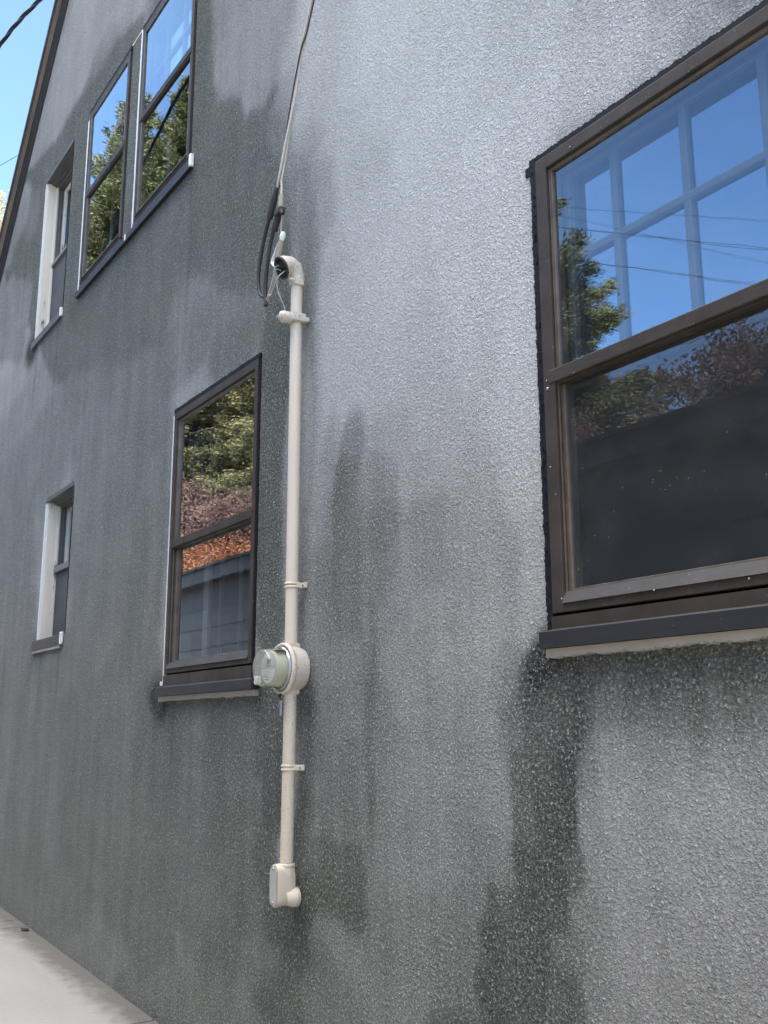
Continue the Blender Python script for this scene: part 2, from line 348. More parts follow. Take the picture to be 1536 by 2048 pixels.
STAIN_SHADE = [(-7.81,8.83,0.311,0.54,0.28),  # dark band left of the pipe: contact shade and overspray painted in
(-5.99,7.43,0.157,0.36,0.21),
(-4.98,6.65,0.359,0.27,0.18),
(-3.88,5.81,0.523,0.19,0.15),
(-3.02,5.15,0.523,0.14,0.12),
(-2.14,4.47,0.465,0.09,0.09),
(-8.8,8.71,0.399,0.31,0.2),
(-7.54,7.85,0.359,0.21,0.17),
(-5.84,6.69,0.114,0.1,0.16),
(-5.33,6.34,0.311,0.12,0.12),
(-4.74,5.94,0.369,0.17,0.11),
(-4.14,5.52,0.453,0.17,0.12),
(-3.64,5.18,0.523,0.17,0.13),
(-3.03,4.77,0.494,0.13,0.12),
(-2.55,4.44,0.453,0.11,0.1),
(-2.16,4.17,0.421,0.09,0.09),
(-1.84,3.95,0.311,0.06,0.07),
(-1.67,3.83,0.247,0.05,0.05),
(-5.91,6.49,0.122,0.11,0.16),
(-5.52,6.23,0.19,0.08,0.12),
(-1.75,3.78,0.334,0.06,0.06),
(-1.89,3.87,0.421,0.06,0.07),
(-9.22,8.41,0.359,0.34,0.2),
(-7.81,7.52,0.247,0.19,0.17),
(-5.9,6.32,0.114,0.1,0.13),
(-5.34,5.97,0.276,0.1,0.12),
(-4.73,5.58,0.359,0.15,0.11),
(-4.19,5.24,0.465,0.17,0.12),
(-3.64,4.9,0.523,0.17,0.13),
(-3.04,4.52,0.5,0.13,0.11),
(-2.57,4.22,0.482,0.11,0.1),
(-2.18,3.97,0.465,0.09,0.09),
(-9.14,7.99,0.32,0.24,0.2),
(-8.12,7.38,0.184,0.17,0.18),
(-5.87,6.04,0.122,0.09,0.13),
(-5.35,5.73,0.293,0.11,0.12),
(-4.89,5.46,0.302,0.09,0.11),
(-4.47,5.21,0.359,0.09,0.1),
(-3.97,4.91,0.476,0.1,0.09),
(-9.89,8.22,0.334,0.37,0.21),
(-8.48,7.41,0.19,0.19,0.18),
(-5.86,5.9,0.122,0.1,0.13),
(-5.36,5.61,0.151,0.11,0.12),
(-4.85,5.31,0.151,0.08,0.11),
(-4.56,5.15,0.267,0.07,0.1),
(-4.18,4.93,0.421,0.14,0.09),
(-3.6,4.59,0.5,0.16,0.13),
(-3.05,4.28,0.511,0.13,0.11),
(-2.58,4,0.511,0.11,0.1),
(-10.2,7.94,0.311,0.34,0.21),
(-9.18,7.39,0.157,0.19,0.19),
(-5.83,5.59,0.128,0.11,0.12),
(-5.42,5.37,0.122,0.1,0.12),
(-4.97,5.13,0.122,0.08,0.11),
(-4.64,4.95,0.208,0.07,0.1),
(-4.29,4.76,0.334,0.09,0.09),
(-3.87,4.54,0.437,0.18,0.13),
(-3.24,4.19,0.511,0.14,0.11),
(-2.73,3.92,0.536,0.11,0.1),
(-10.76,7.77,0.311,0.31,0.22),
(-10.3,7.54,0.184,0.21,0.21),
(-8.82,6.8,0.122,0.13,0.18),
(-6.48,5.63,0.128,0.16,0.13),
(-5.81,5.29,0.142,0.16,0.12),
(-5.17,4.97,0.117,0.13,0.11),
(-4.73,4.75,0.142,0.07,0.1),
(-4.39,4.59,0.227,0.08,0.1),
(-4.12,4.45,0.289,0.08,0.09),
(-3.78,4.28,0.421,0.17,0.13),
(-3.24,4.01,0.5,0.14,0.11),
(-2.74,3.76,0.523,0.11,0.1),
(-10.98,7.37,0.267,0.25,0.22),
(-10.38,7.1,0.208,0.23,0.21),
(-8.73,6.34,0.122,0.13,0.17),
(-6.75,5.43,0.151,0.17,0.14),
(-5.78,4.98,0.151,0.17,0.12),
(-5.01,4.63,0.117,0.11,0.1),
(-4.62,4.45,0.173,0.07,0.1),
(-4.33,4.32,0.235,0.08,0.09),
(-4.07,4.2,0.311,0.07,0.09),
(-3.69,4.02,0.465,0.17,0.12),
(-3.06,3.74,0.511,0.13,0.11),
(-2.69,3.56,0.523,0.11,0.1),
(-11.73,7.19,0.247,0.25,0.23),
(-10.94,6.86,0.142,0.18,0.21),
(-10.36,6.61,0.128,0.17,0.2),
(-8.72,5.93,0.122,0.15,0.17),
(-7.29,5.32,0.133,0.25,0.14),
(-5.93,4.75,0.157,0.2,0.12),
(-5.14,4.42,0.128,0.13,0.1),
(-4.67,4.23,0.114,0.07,0.1),
(-4.22,4.04,0.247,0.06,0.09),
(-3.96,3.93,0.384,0.09,0.08),
(-3.44,3.71,0.488,0.15,0.11),
(-2.91,3.48,0.511,0.12,0.1),
(-2.64,3.37,0.511,0.11,0.09),
(-11.41,6.55,0.283,0.27,0.22),
(-10.44,6.18,0.25,0.23,0.2),
(-8.71,5.52,0.166,0.15,0.16),
(-7.23,4.96,0.193,0.27,0.14),
(-5.9,4.45,0.223,0.2,0.11),
(-5.12,4.15,0.205,0.13,0.1),
(-4.66,3.98,0.144,0.06,0.09),
(-4.26,3.83,0.289,0.05,0.09),
(-3.96,3.71,0.437,0.09,0.08),
(-3.44,3.51,0.476,0.15,0.11),
(-2.91,3.31,0.5,0.12,0.1),
(-2.62,3.2,0.523,0.1,0.09),
(-11.1,5.89,0.364,0.31,0.2),
(-9.77,5.44,0.299,0.3,0.18),
(-8.38,4.97,0.181,0.23,0.15),
(-7.06,4.52,0.189,0.26,0.13),
(-5.96,4.15,0.197,0.2,0.11),
(-5.17,3.88,0.173,0.14,0.1),
(-4.62,3.7,0.131,0.07,0.09),
(-4.23,3.57,0.359,0.05,0.09),
(-3.91,3.46,0.442,0.17,0.12),
(-3.37,3.27,0.453,0.14,0.11),
(-2.92,3.12,0.476,0.12,0.1),
(-2.63,3.02,0.523,0.1,0.09),
(-10.92,5.31,0.319,0.36,0.19),
(-9.64,4.93,0.269,0.34,0.17),
(-8.29,4.53,0.197,0.26,0.15),
(-7.12,4.18,0.197,0.26,0.13),
(-6.48,3.99,0.189,0.15,0.12),
(-4.64,3.44,0.121,0.06,0.09),
(-4.23,3.32,0.384,0.05,0.08),
(-3.86,3.21,0.437,0.17,0.12),
(-3.37,3.07,0.431,0.14,0.11),
(-2.93,2.93,0.453,0.12,0.1),
(-2.63,2.85,0.511,0.1,0.09),
(-10.76,4.75,0.259,0.35,0.18),
(-9.16,4.34,0.223,0.35,0.16),
(-7.66,3.96,0.205,0.29,0.13),
(-6.53,3.67,0.197,0.18,0.12),
(-4.66,3.19,0.121,0.06,0.09),
(-4.22,3.08,0.384,0.05,0.08),
(-4.02,3.03,0.334,0.05,0.08),
(-3.82,2.98,0.235,0.05,0.08),
(-3.53,2.9,0.349,0.08,0.07),
(-3.09,2.79,0.399,0.13,0.1),
(-2.73,2.7,0.488,0.11,0.09),
(-10.38,4.17,0.223,0.32,0.17),
(-9.22,3.92,0.223,0.26,0.16),
(-7.6,3.57,0.214,0.28,0.13),
(-6.49,3.33,0.197,0.15,0.11),
(-4.68,2.94,0.118,0.06,0.09),
(-4.24,2.85,0.359,0.04,0.08),
(-4.09,2.82,0.302,0.05,0.08),
(-3.86,2.77,0.151,0.05,0.07),
(-3.61,2.71,0.267,0.06,0.07),
(-3.27,2.64,0.349,0.09,0.07),
(-2.91,2.56,0.369,0.11,0.09),
(-2.65,2.51,0.453,0.1,0.09),
(-10.24,3.67,0.214,0.31,0.17),
(-7.53,3.2,0.205,0.31,0.13),
(-6.45,3.01,0.189,0.14,0.11),
(-4.67,2.69,0.112,0.06,0.08),
(-4.24,2.62,0.311,0.04,0.08),
(-4.09,2.59,0.259,0.04,0.08),
(-3.86,2.55,0.164,0.05,0.07),
(-3.61,2.51,0.22,0.06,0.07),
(-3.27,2.45,0.276,0.09,0.07),
(-2.95,2.39,0.311,0.12,0.09),
(-2.63,2.34,0.384,0.05,0.06),
(-10.1,3.2,0.214,0.3,0.16),
(-7.47,2.84,0.197,0.3,0.12),
(-6.5,2.7,0.181,0.15,0.11),
(-4.66,2.45,0.106,0.06,0.08),
(-4.24,2.39,0.267,0.04,0.08),
(-4.09,2.37,0.21,0.05,0.07),
(-3.86,2.34,0.159,0.05,0.07),
(-3.61,2.31,0.235,0.06,0.07),
(-3.28,2.26,0.269,0.09,0.06),
(-2.92,2.21,0.297,0.11,0.09),
(-2.62,2.17,0.383,0.05,0.06),
(-9.95,2.69,0.214,0.29,0.15),
(-7.4,2.45,0.197,0.29,0.12),
(-6.55,2.37,0.173,0.15,0.11),
(-4.64,2.18,0.112,0.06,0.08),
(-4.22,2.14,0.247,0.05,0.08),
(-4.03,2.13,0.22,0.05,0.07),
(-3.86,2.11,0.179,0.05,0.07),
(-3.57,2.08,0.256,0.08,0.07),
(-3.21,2.05,0.295,0.09,0.06),
(-2.9,2.02,0.326,0.06,0.06),
(-2.65,1.99,0.359,0.04,0.05),
(-9.81,2.21,0.205,0.37,0.14),
(-7.94,2.11,0.197,0.29,0.12),
(-6.7,2.04,0.181,0.2,0.1),
(-4.22,1.9,0.208,0.04,0.07),
(-4.03,1.89,0.235,0.06,0.07),
(-3.77,1.88,0.226,0.07,0.07),
(-3.46,1.86,0.274,0.08,0.06),
(-3.06,1.84,0.306,0.08,0.06),
(-2.79,1.83,0.274,0.04,0.06),
(-2.66,1.82,0.114,0.03,0.05),
(-2.56,1.81,0.101,0.03,0.05),
(-2.37,1.8,0.106,0.06,0.05),
(-2.06,1.79,0.117,0.07,0.05),
(-1.79,1.77,0.122,0.06,0.04),
(-9.34,1.78,0.193,0.61,0.2),
(-7.51,1.75,0.173,0.35,0.13),
(-6.12,1.73,0.155,0.25,0.11),
(-5.16,1.71,0.144,0.16,0.08),
(-4.6,1.7,0.1,0.06,0.08),
(-4.24,1.69,0.19,0.04,0.07),
(-4.03,1.69,0.208,0.07,0.07),
(-3.69,1.68,0.226,0.08,0.07),
(-3.29,1.68,0.274,0.09,0.06),
(-2.94,1.67,0.274,0.07,0.06),
(-2.75,1.67,0.199,0.03,0.05),
(-2.62,1.66,0.092,0.03,0.05),
(-2.45,1.66,0.106,0.05,0.05),
(-2.23,1.66,0.208,0.05,0.05),
(-1.98,1.65,0.226,0.06,0.06),
(-1.77,1.65,0.217,0.05,0.05),
(-9.22,1.35,0.189,0.59,0.19),
(-7.44,1.39,0.166,0.34,0.13),
(-6.08,1.42,0.151,0.25,0.11),
(-5.14,1.44,0.138,0.16,0.08),
(-4.58,1.45,0.095,0.06,0.07),
(-4.23,1.46,0.184,0.03,0.07),
(-4.05,1.47,0.199,0.05,0.07),
(-3.83,1.47,0.19,0.05,0.07),
(-3.54,1.48,0.226,0.08,0.06),
(-3.19,1.48,0.254,0.08,0.06),
(-2.89,1.49,0.244,0.07,0.05),
(-2.73,1.49,0.117,0.03,0.05),
(-2.61,1.5,0.078,0.03,0.05),
(-2.5,1.5,0.048,0.03,0.05),
(-2.38,1.5,0.244,0.03,0.05),
(-2.18,1.51,0.284,0.06,0.06),
(-1.95,1.51,0.295,0.07,0.06),
(-1.78,1.52,0.284,0.06,0.06),
(-9.11,0.94,0.189,0.57,0.19),
(-7.38,1.04,0.166,0.33,0.13),
(-6.05,1.13,0.155,0.24,0.11),
(-5.12,1.18,0.144,0.16,0.08),
(-4.57,1.21,0.084,0.05,0.07),
(-4.24,1.23,0.173,0.03,0.07),
(-3.94,1.25,0.19,0.08,0.07),
(-3.54,1.28,0.217,0.08,0.06),
(-3.2,1.3,0.244,0.08,0.06),
(-2.9,1.32,0.244,0.07,0.05),
(-2.71,1.33,0.106,0.03,0.05),
(-2.59,1.34,0.051,0.03,0.05),
(-2.5,1.34,0.058,0.02,0.05),
(-2.38,1.35,0.274,0.03,0.05),
(-2.15,1.36,0.306,0.07,0.07),
(-1.91,1.38,0.317,0.07,0.06),
(-9,0.54,0.181,0.56,0.18),
(-7.32,0.71,0.166,0.32,0.12),
(-6.01,0.84,0.159,0.24,0.1),
(-5.1,0.93,0.151,0.16,0.08),
(-4.64,0.97,0.095,0.06,0.07),
(-4.27,1.01,0.151,0.04,0.07),
(-3.93,1.04,0.122,0.09,0.06),
(-3.54,1.08,0.217,0.08,0.06),
(-3.17,1.12,0.244,0.08,0.06),
(-2.88,1.15,0.217,0.06,0.05),
(-2.72,1.16,0.066,0.03,0.05),
(-2.59,1.17,0.051,0.03,0.05),
(-2.48,1.19,0.122,0.03,0.05),
(-2.32,1.2,0.274,0.04,0.05),
(-2.09,1.23,0.295,0.07,0.06),
(-1.84,1.25,0.295,0.06,0.06),
(-9.21,0.16,0.197,0.57,0.18),
(-7.83,0.34,0.181,0.3,0.1),
(-6.48,0.52,0.166,0.27,0.11),
(-5.41,0.66,0.166,0.2,0.09),
(-4.8,0.74,0.131,0.09,0.07),
(-4.48,0.78,0.096,0.06,0.07),
(-4.24,0.82,0.106,0.05,0.07),
(-3.93,0.86,0.117,0.09,0.06),
(-3.47,0.92,0.199,0.09,0.06),
(-3.09,0.97,0.208,0.08,0.05),
(-2.83,1,0.106,0.04,0.05),
(-2.7,1.02,0.066,0.04,0.05),
(-2.58,1.04,0.087,0.03,0.05),
(-2.42,1.06,0.244,0.05,0.05),
(-2.17,1.09,0.284,0.07,0.07),
(-1.9,1.13,0.295,0.06,0.06),
(-7.88,0.02,0.223,0.24,0.1),
(-7,0.17,0.223,0.2,0.09),
(-6.11,0.32,0.159,0.16,0.08),
(-5.26,0.46,0.159,0.16,0.08),
(-4.68,0.55,0.166,0.11,0.07),
(-4.33,0.61,0.106,0.07,0.07),
(-4.01,0.66,0.208,0.09,0.06),
(-3.55,0.74,0.19,0.1,0.06),
(-3.15,0.8,0.19,0.08,0.05),
(-2.86,0.85,0.078,0.04,0.05),
(-2.71,0.88,0.066,0.04,0.05),
(-2.54,0.9,0.199,0.04,0.05),
(-2.34,0.94,0.254,0.05,0.04),
(-2.09,0.98,0.284,0.07,0.06),
(-1.86,1.02,0.284,0.06,0.06),
(-6.41,-0.02,0.189,0.13,0.09),
(-5.7,0.12,0.189,0.15,0.08),
(-5.06,0.25,0.181,0.12,0.07),
(-4.46,0.37,0.117,0.11,0.07),
(-4.05,0.45,0.19,0.11,0.06),
(-3.55,0.55,0.208,0.11,0.07),
(-3.16,0.63,0.19,0.07,0.05),
(-2.9,0.68,0.07,0.04,0.05),
(-2.74,0.72,0.07,0.04,0.05),
(-2.57,0.75,0.122,0.04,0.05),
(-2.35,0.79,0.244,0.05,0.04),
(-2.1,0.84,0.274,0.07,0.06),
(-1.87,0.89,0.274,0.06,0.06),
(-5.67,-0.21,0.166,0.26,0.11),
(-4.76,0.02,0.173,0.2,0.1),
(-3.84,0.24,0.19,0.15,0.09),
(-3.16,0.41,0.122,0.11,0.08),
(-2.88,0.48,0.07,0.04,0.05),
(-2.68,0.53,0.092,0.09,0.07),
(-2.21,0.65,0.244,0.07,0.06),
(-1.86,0.73,0.244,0.06,0.06)]
SHAPES = [(0.339,0.06,[(-5.75,7.2),(-5.7,6.59),(-5.64,6.31),(-5.6,6.02),(-5.62,5.81),(-5.44,5.65),(-5.21,5.56),(-4.98,5.37),(-4.81,5.24),(-4.66,5.37),(-4.32,6.11)]),
(0.359,0.08,[(-9.51,9.82),(-7.21,8.12),(-7.18,7.46),(-7.62,7.6),(-8.05,7.62),(-8.61,7.7),(-9.25,7.74),(-9.96,7.72),(-11.02,7.93),(-10.88,8.21)]),
(0.267,0.06,[(-12.36,6.06),(-11.65,6.8),(-10.62,6.48),(-10.31,6.08),(-10.38,5.42)]),
(0.130,0.05,[(-6.11,7.48),(-5.71,6.68),(-5.78,6.4),(-5.67,6.1),(-5.69,5.92),(-5.52,5.68),(-5.2,5.54),(-5.02,5.36),(-4.84,5.23),(-4.77,4.94),(-4.62,4.67),(-4.72,4.53),(-4.6,3.93),(-6.39,4.91),(-5.96,5.45),(-5.97,5.96)]),
(0.145,0.05,[(-7.12,7.42),(-7.51,7.52),(-7.94,7.56),(-8.44,7.6),(-9.07,7.64),(-9.75,7.61),(-10.88,7.82),(-10.98,7.76),(-10.2,7.32),(-10.18,7.06),(-10.15,6.64),(-10.62,6.84),(-11.59,6.91),(-11.5,6.76),(-10.41,6.43),(-10.18,6.17),(-10.23,5.76),(-9.11,4.82),(-6.31,4.2),(-5.95,5.44),(-6.94,6.08)]),
(0.106,0.14,[(-2.65,1.83),(-2.74,1.8),(-2.72,1.67),(-2.67,1.53),(-2.7,1.33),(-2.74,1.16),(-2.83,0.94),(-2.92,0.58),(-2.61,0.65),(-2.56,0.9),(-2.53,1.13),(-2.5,1.31),(-2.45,1.41),(-2.44,1.53),(-2.51,1.61),(-2.52,1.7)]),
(0.122,0.16,[(-2.68,1.86),(-1.66,1.85),(-1.68,1.62),(-2.03,1.61),(-2.33,1.66),(-2.52,1.63),(-2.69,1.7)]),
(0.177,0.12,[(-3.91,2.97),(-3.99,2.79),(-4.03,2.56),(-4.08,2.32),(-4,2.05),(-3.74,2.03),(-3.71,2.39),(-3.74,2.67),(-3.82,2.9)]),
(0.198,0.12,[(-3.87,1.51),(-3.94,1.41),(-3.85,1.35),(-3.76,1.39),(-3.75,1.49)]),
(0.122,0.1,[(-5.91,0.6),(-4.96,0.55),(-4.47,0.52),(-4.1,0.61),(-4.1,0.48),(-4.57,0.41),(-5.19,0.44),(-5.82,0.5)])]
# ------------------------------------------------------------------ ground (structure)
def gz(x): return -.046-.0347*(max(-40., min(25., x))+5.9)
def concrete():
    m, nt, bs = NM('concrete')
    tcn = node(nt, 'ShaderNodeTexCoord').outputs['Object']
    a = noise_n(nt, 1.3, 6, .65, tcn, (.6, 1.6, 1)); b = noise_n(nt, 30, 5, .7, tcn); c2 = noise_n(nt, 9, 5, .7, tcn)
    c = mixc(nt, ramp(nt, a, [(.3, 0.), (.7, 1.)]), (.255, .243, .228), (.305, .293, .278))
    c = mixc(nt, ramp(nt, b, [(.3, .25), (.6, 0.)]), c, (.36, .35, .33))
    sp = node(nt, 'ShaderNodeSeparateXYZ'); nt.links.new(tcn, sp.inputs[0])
    edge = mth(nt, 'ADD', sp.outputs[1], mth(nt, 'MULTIPLY', mth(nt, 'ADD', c2, a), .30))
    c = mixc(nt, ramp(nt, edge, [(.02, 0.), (.20, .85)]), c, (.085, .078, .068))
    nt.links.new(c, bs.inputs['Base Color']); bs.inputs['Roughness'].default_value = .85
    bump(nt, bs, mth(nt, 'ADD', b, noise_n(nt, 150, 4, .7, tcn)), .0015); return m
M['concrete'] = concrete()
M['soil'] = paint('packed_gravel', (.16, .15, .13), (.09, .085, .075), .9, 4, bmp=.004)
g = MB(); xs = [-300, -120, -40]+[-40+i*5 for i in range(1, 13)]+[25, 120, 300]; ys = [-300, -60, -20, -8, -4, 0, 12, 40, 300]
V = [(x, y, gz(x)-.03) for y in ys for x in xs]; n = len(xs)
F = [(j*n+i, j*n+i+1, (j+1)*n+i+1, (j+1)*n+i) for j in range(len(ys)-1) for i in range(n-1)]
g.add(V, F); tag(g.build('ground', M['soil']), kind='structure')
s = MB(); cuts = [2.4, -.4, -3.18, -5.975, -8.78, -9.06, -11.85, -14.6, -17.4, -20.2, -23]
for a, b in zip(cuts[:-1], cuts[1:]):
    for (ya, yb) in ((-.0, -2.0), (-2.008, -3.95)):
        xa, xb = a-.007, b+.007
        c = [(xa, ya, gz(xa)), (xb, ya, gz(xb)), (xb, yb, gz(xb)), (xa, yb, gz(xa))]
        s.add(c+[(p[0], p[1], p[2]-.06) for p in c], [(0, 1, 2, 3), (0, 4, 5, 1), (1, 5, 6, 2), (2, 6, 7, 3), (3, 7, 4, 0)])
tag(s.build('sidewalk', M['concrete'], bev=.003), kind='structure')

# ------------------------------------------------------------------ the house
HX = -5.0
house = empty('house', (HX, 0, 0), 'grey rough stucco house with brown window frames and dark damp stains on its gable wall', 'house')
RA, RB = Vector((-11.846, 0, 6.795)), Vector((-9.566, 0, 9.238))
rd = (RB-RA).normalized(); rn = Vector((-rd.z, 0, rd.x))           # along the rake, up and away from the wall
slope = rd.z/rd.x
XL, XA, XR = -13.2, -5.0, 3.2
def rake_z(x): return RA.z+(x-RA.x)*slope if x <= XA else RA.z+(2*XA-x-RA.x)*slope
OPEN = {'right': (-2.548, -1.0, 1.93, 3.72), 'mid': (-6.058, -4.80, 1.875, 3.672), 'A': (-8.475, -7.355, 5.475, 7.26),
        'B': (-7.10, -5.965, 5.475, 7.265), 'up': (-9.92, -9.0, 5.485, 7.252), 'low': (-9.055, -8.27, 2.38, 3.632)}
def axis_lines(lo, hi, dens, marks):
    pts = [lo]
    while pts[-1] < hi: pts.append(pts[-1]+dens(pts[-1]))
    pts[-1] = hi
    for m_ in marks:
        pts = [p for p in pts if abs(p-m_) > .006]+[m_]
    return sorted(set(pts))
gx = axis_lines(XL, XR, lambda x: .022 if -7 < x < -1.2 else (.035 if -12.2 < x <= -7 else .2), [v for o in OPEN.values() for v in o[:2]])
gzz = axis_lines(-.4, 14.3, lambda z: .025 if z < 5.5 else (.04 if z < 9.6 else .25), [v for o in OPEN.values() for v in o[2:]])
nx, nz = len(gx), len(gzz)
V = [(x-HX, 0, z) for z in gzz for x in gx]; F = []
for j in range(nz-1):
    zc = (gzz[j]+gzz[j+1])/2
    for i in range(nx-1):
        xc = (gx[i]+gx[i+1])/2
        if zc > rake_z(xc)+.45: continue
        if any(o[0] < xc < o[1] and o[2] < zc < o[3] for o in OPEN.values()): continue
        F.append((j*nx+i, j*nx+i+1, (j+1)*nx+i+1, (j+1)*nx+i))
me = bpy.data.meshes.new('stucco_wall'); me.from_pydata(V, [], F)
bm = bmesh.new(); bm.from_mesh(me)
for q, nn in ((RA, rn), (Vector((2*XA-RA.x, 0, RA.z)), Vector((-rn.x, 0, rn.z)))):
    bmesh.ops.bisect_plane(bm, geom=bm.verts[:]+bm.edges[:]+bm.faces[:], plane_co=q-Vector((HX, 0, 0)), plane_no=nn, clear_outer=True)
bmesh.ops.delete(bm, geom=[v for v in bm.verts if not v.link_faces], context='VERTS')
bm.to_mesh(me); bm.free(); me.materials.append(M['stucco'])
P = np.array([v.co[:] for v in me.vertices]); X = P[:, 0]+HX; Z = P[:, 2]
# warp the lookup a little so that tone edges wander
wx = np.array([noise.noise((x*1.7, z*1.1, 3.1))+.5*noise.noise((x*5, z*3.2, 8.)) for x, z in zip(X, Z)])
wz = np.array([noise.noise((x*2.1, z*1.3, 13.1))+.5*noise.noise((x*6, z*4, 4.)) for x, z in zip(X, Z)])
Xw = X+wx*.06; Zw = Z+wz*.08
num = np.full(len(X), .30*2e-3); den = np.full(len(X), 2e-3)
for (sx_, sz_, val, rx, rz) in STAIN_SHADE:
    if val < .30: val *= 1/(1+.075*max(0, sz_-2.8)*min(1, (.30-val)/.12))  # dark tones lowered with height, offsetting the stronger light up there
    w = np.exp(-.85*(((Xw-sx_)/max(rx, .03))**2+((Zw-sz_)/max(rz, .03))**2)); num += w*math.log(val); den += w
    num -= 0
base = np.exp((num-.30*2e-3+2e-3*math.log(.30))/den)
jx = np.array([.035*noise.noise((x*9, z*6, 1.3))+.030*noise.noise((x*22, z*15, 5.)) for x, z in zip(X, Z)])
# patches with an edge of their own (old damp outlines)
for val, soft, pl in SHAPES:
    pl = np.array(pl); Xq = X+wx*.06+jx; Zq = Z+wz*.09+jx*.5
    x0_, x1_, z0_, z1_ = pl[:, 0].min()-.4, pl[:, 0].max()+.4, pl[:, 1].min()-.4, pl[:, 1].max()+.4
    idx = np.where((Xq > x0_) & (Xq < x1_) & (Zq > z0_) & (Zq < z1_))[0]
    px_, pz_ = Xq[idx], Zq[idx]; ins = np.zeros(len(idx), bool); dist = np.full(len(idx), 9.)
    for i in range(len(pl)):
        (ax, az), (bx_, bz_) = pl[i], pl[(i+1) % len(pl)]
        cond = ((az > pz_) != (bz_ > pz_)); xi = ax+(pz_-az)/(bz_-az if abs(bz_-az) > 1e-9 else 1e-9)*(bx_-ax); ins ^= cond & (px_ < xi)
        l2 = (bx_-ax)**2+(bz_-az)**2+1e-12; tt = np.clip(((px_-ax)*(bx_-ax)+(pz_-az)*(bz_-az))/l2, 0, 1)
        dist = np.minimum(dist, np.hypot(px_-ax-tt*(bx_-ax), pz_-az-tt*(bz_-az)))
    sd = np.where(ins, dist, -dist); k = np.clip(sd/soft*.5+.5, 0, 1); k = k*k*(3-2*k)*(.85 if soft < .07 else .45)
    vv = val/(1+.075*np.maximum(0, Z[idx]-2.8))  # same painted darkening with height, against the brighter upper wall
    base[idx] = np.exp(np.log(base[idx])*(1-k)+np.log(vv)*k)
# small dark marks: a strip beside the service mast, wash-off below the meter and each window sill corner
def blob(x, z, rx, rz, k):
    global base
    w = np.exp(-.5*(((Xw-x)/rx)**2+((Zw-z)/rz)**2)); base = base*(1-w*k)
def run(x, z0, z1, rx, k):
    global base
    w = np.exp(-.5*((Xw-x)/rx)**2)*np.clip((z0-Zw)/.05, 0, 1)*np.clip((Zw-z1)/((z0-z1)*.6), 0, 1); base = base*(1-w*k)
blob(-4.24, 3.4, .03, .7, .25); blob(-4.22, 1.79, .05, .10, .45); blob(-4.26, .72, .10, .14, .35); blob(-3.64, 1.35, .02, .10, .3)
run(-4.24, 1.78, .9, .025, .3); run(-3.66, 2.2, .9, .02, .25); run(-3.70, 1.9, 1.1, .012, .2)
for x_s, z_s, l_s in ((-2.44, 1.84, .5), (-2.2, 1.84, .35), (-1.95, 1.84, .45), (-5.9, 1.79, .6), (-5.3, 1.79, .5), (-4.75, 1.8, .9), (-8.95, 2.28, .7), (-8.4, 2.28, .5), (-9.85, 5.38, .8), (-9.1, 5.38, 1.1), (-7.2, 5.38, 1.2), (-5.93, 5.38, 1.4), (-4.27, 2.27, .25), (-4.27, 1.40, .3)):
    run(x_s, z_s, z_s-l_s, .016, .30); blob(-2.60, 1.85, .04, .05, .35); blob(-6.15, 1.80, .08, .07, .35); blob(-10.02, 5.42, .12, .08, .35)
blob(-9.18, 2.30, .07, .08, .4); blob(-8.6, 5.36, .10, .10, .35)
at = me.attributes.new('stain_shade', 'FLOAT', 'POINT'); at.data.foreach_set('value', np.clip(base, .02, .85).astype(np.float32))
wall = bpy.data.objects.new('stucco_wall', me); link(wall, house, (HX, 0, 0))

sh = MB()                                                           # the other walls, closing the house
zc = rake_z(XL)
sh.box(XL, XL+.2, .002, 11.3, -.4, zc-.02); sh.box(XR-.2, XR, .002, 11.3, -.4, zc-.02)
sh.add([(XL, 11.2, -.4), (XR, 11.2, -.4), (XR, 11.2, zc-.02), (XA, 11.2, rake_z(XA)-.05), (XL, 11.2, zc-.02)], [(0, 1, 2, 3, 4)])
sh.build('side_wall', paint('plain_stucco', (.30, .30, .31), (.16, .17, .17), .8, 3, bmp=.004), house)
iw = MB(); iw.box(XL+.21, XR-.21, 1.6, 1.7, -.3, 8.9)
iw.box(XL+.21, XR-.21, .17, 1.59, 4.2, 4.3); iw.box(XL+.21, XR-.21, .17, 1.59, .6, .7); iw.box(-11.5, 1.5, .17, 1.59, 8.0, 8.1)
iw.build('inside_wall', paint('dark_room', (.035, .033, .032), (.03, .028, .027), .9, 2), house)
rf = MB()
for sgn in (1, -1):
    def U(v): return Vector((v.x if sgn > 0 else 2*XA-v.x, v.y, v.z))
    a = Vector((XL-.5, 0, rake_z(XL)-.5*slope)); b = Vector((XA, 0, rake_z(XA)))
    q = [a+rn*.172, b+Vector((0, 0, .172/rn.z)), b+Vector((0, 0, .215/rn.z)), a+rn*.215]
    V = [U(p)+Vector((0, -.10, 0)) for p in q]+[U(p)+Vector((0, 11.4, 0)) for p in q]
    rf.add(V, [(0, 1, 2, 3), (7, 6, 5, 4), (0, 4, 5, 1), (1, 5, 6, 2), (2, 6, 7, 3), (3, 7, 4, 0)])
rf.build('roof', M['roof'], house)
def rake_part(name, prof, mat):
    mb = MB(); a = Vector((XL-.45, 0, rake_z(XL)-.45*slope)); b = Vector((XA-.02, 0, rake_z(XA)-.02*slope))
    mb.prism(prof, a, b, (rn, Vector((0, -1, 0))))
    fl = lambda v: Vector((2*XA-v.x, v.y, v.z))
    n_ = len(prof); rn2 = Vector((-rn.x, 0, rn.z)); mb.prism(prof, fl(a), fl(b), (rn2, Vector((0, -1, 0))))
    return mb
rb = rake_part('rake_board', [(.085, .003), (.168, .003), (.168, .082), (.150, .085), (.147, .072), (.115, .070), (.112, .060), (.085, .058)], None).build('rake_board', M['rake'], house)
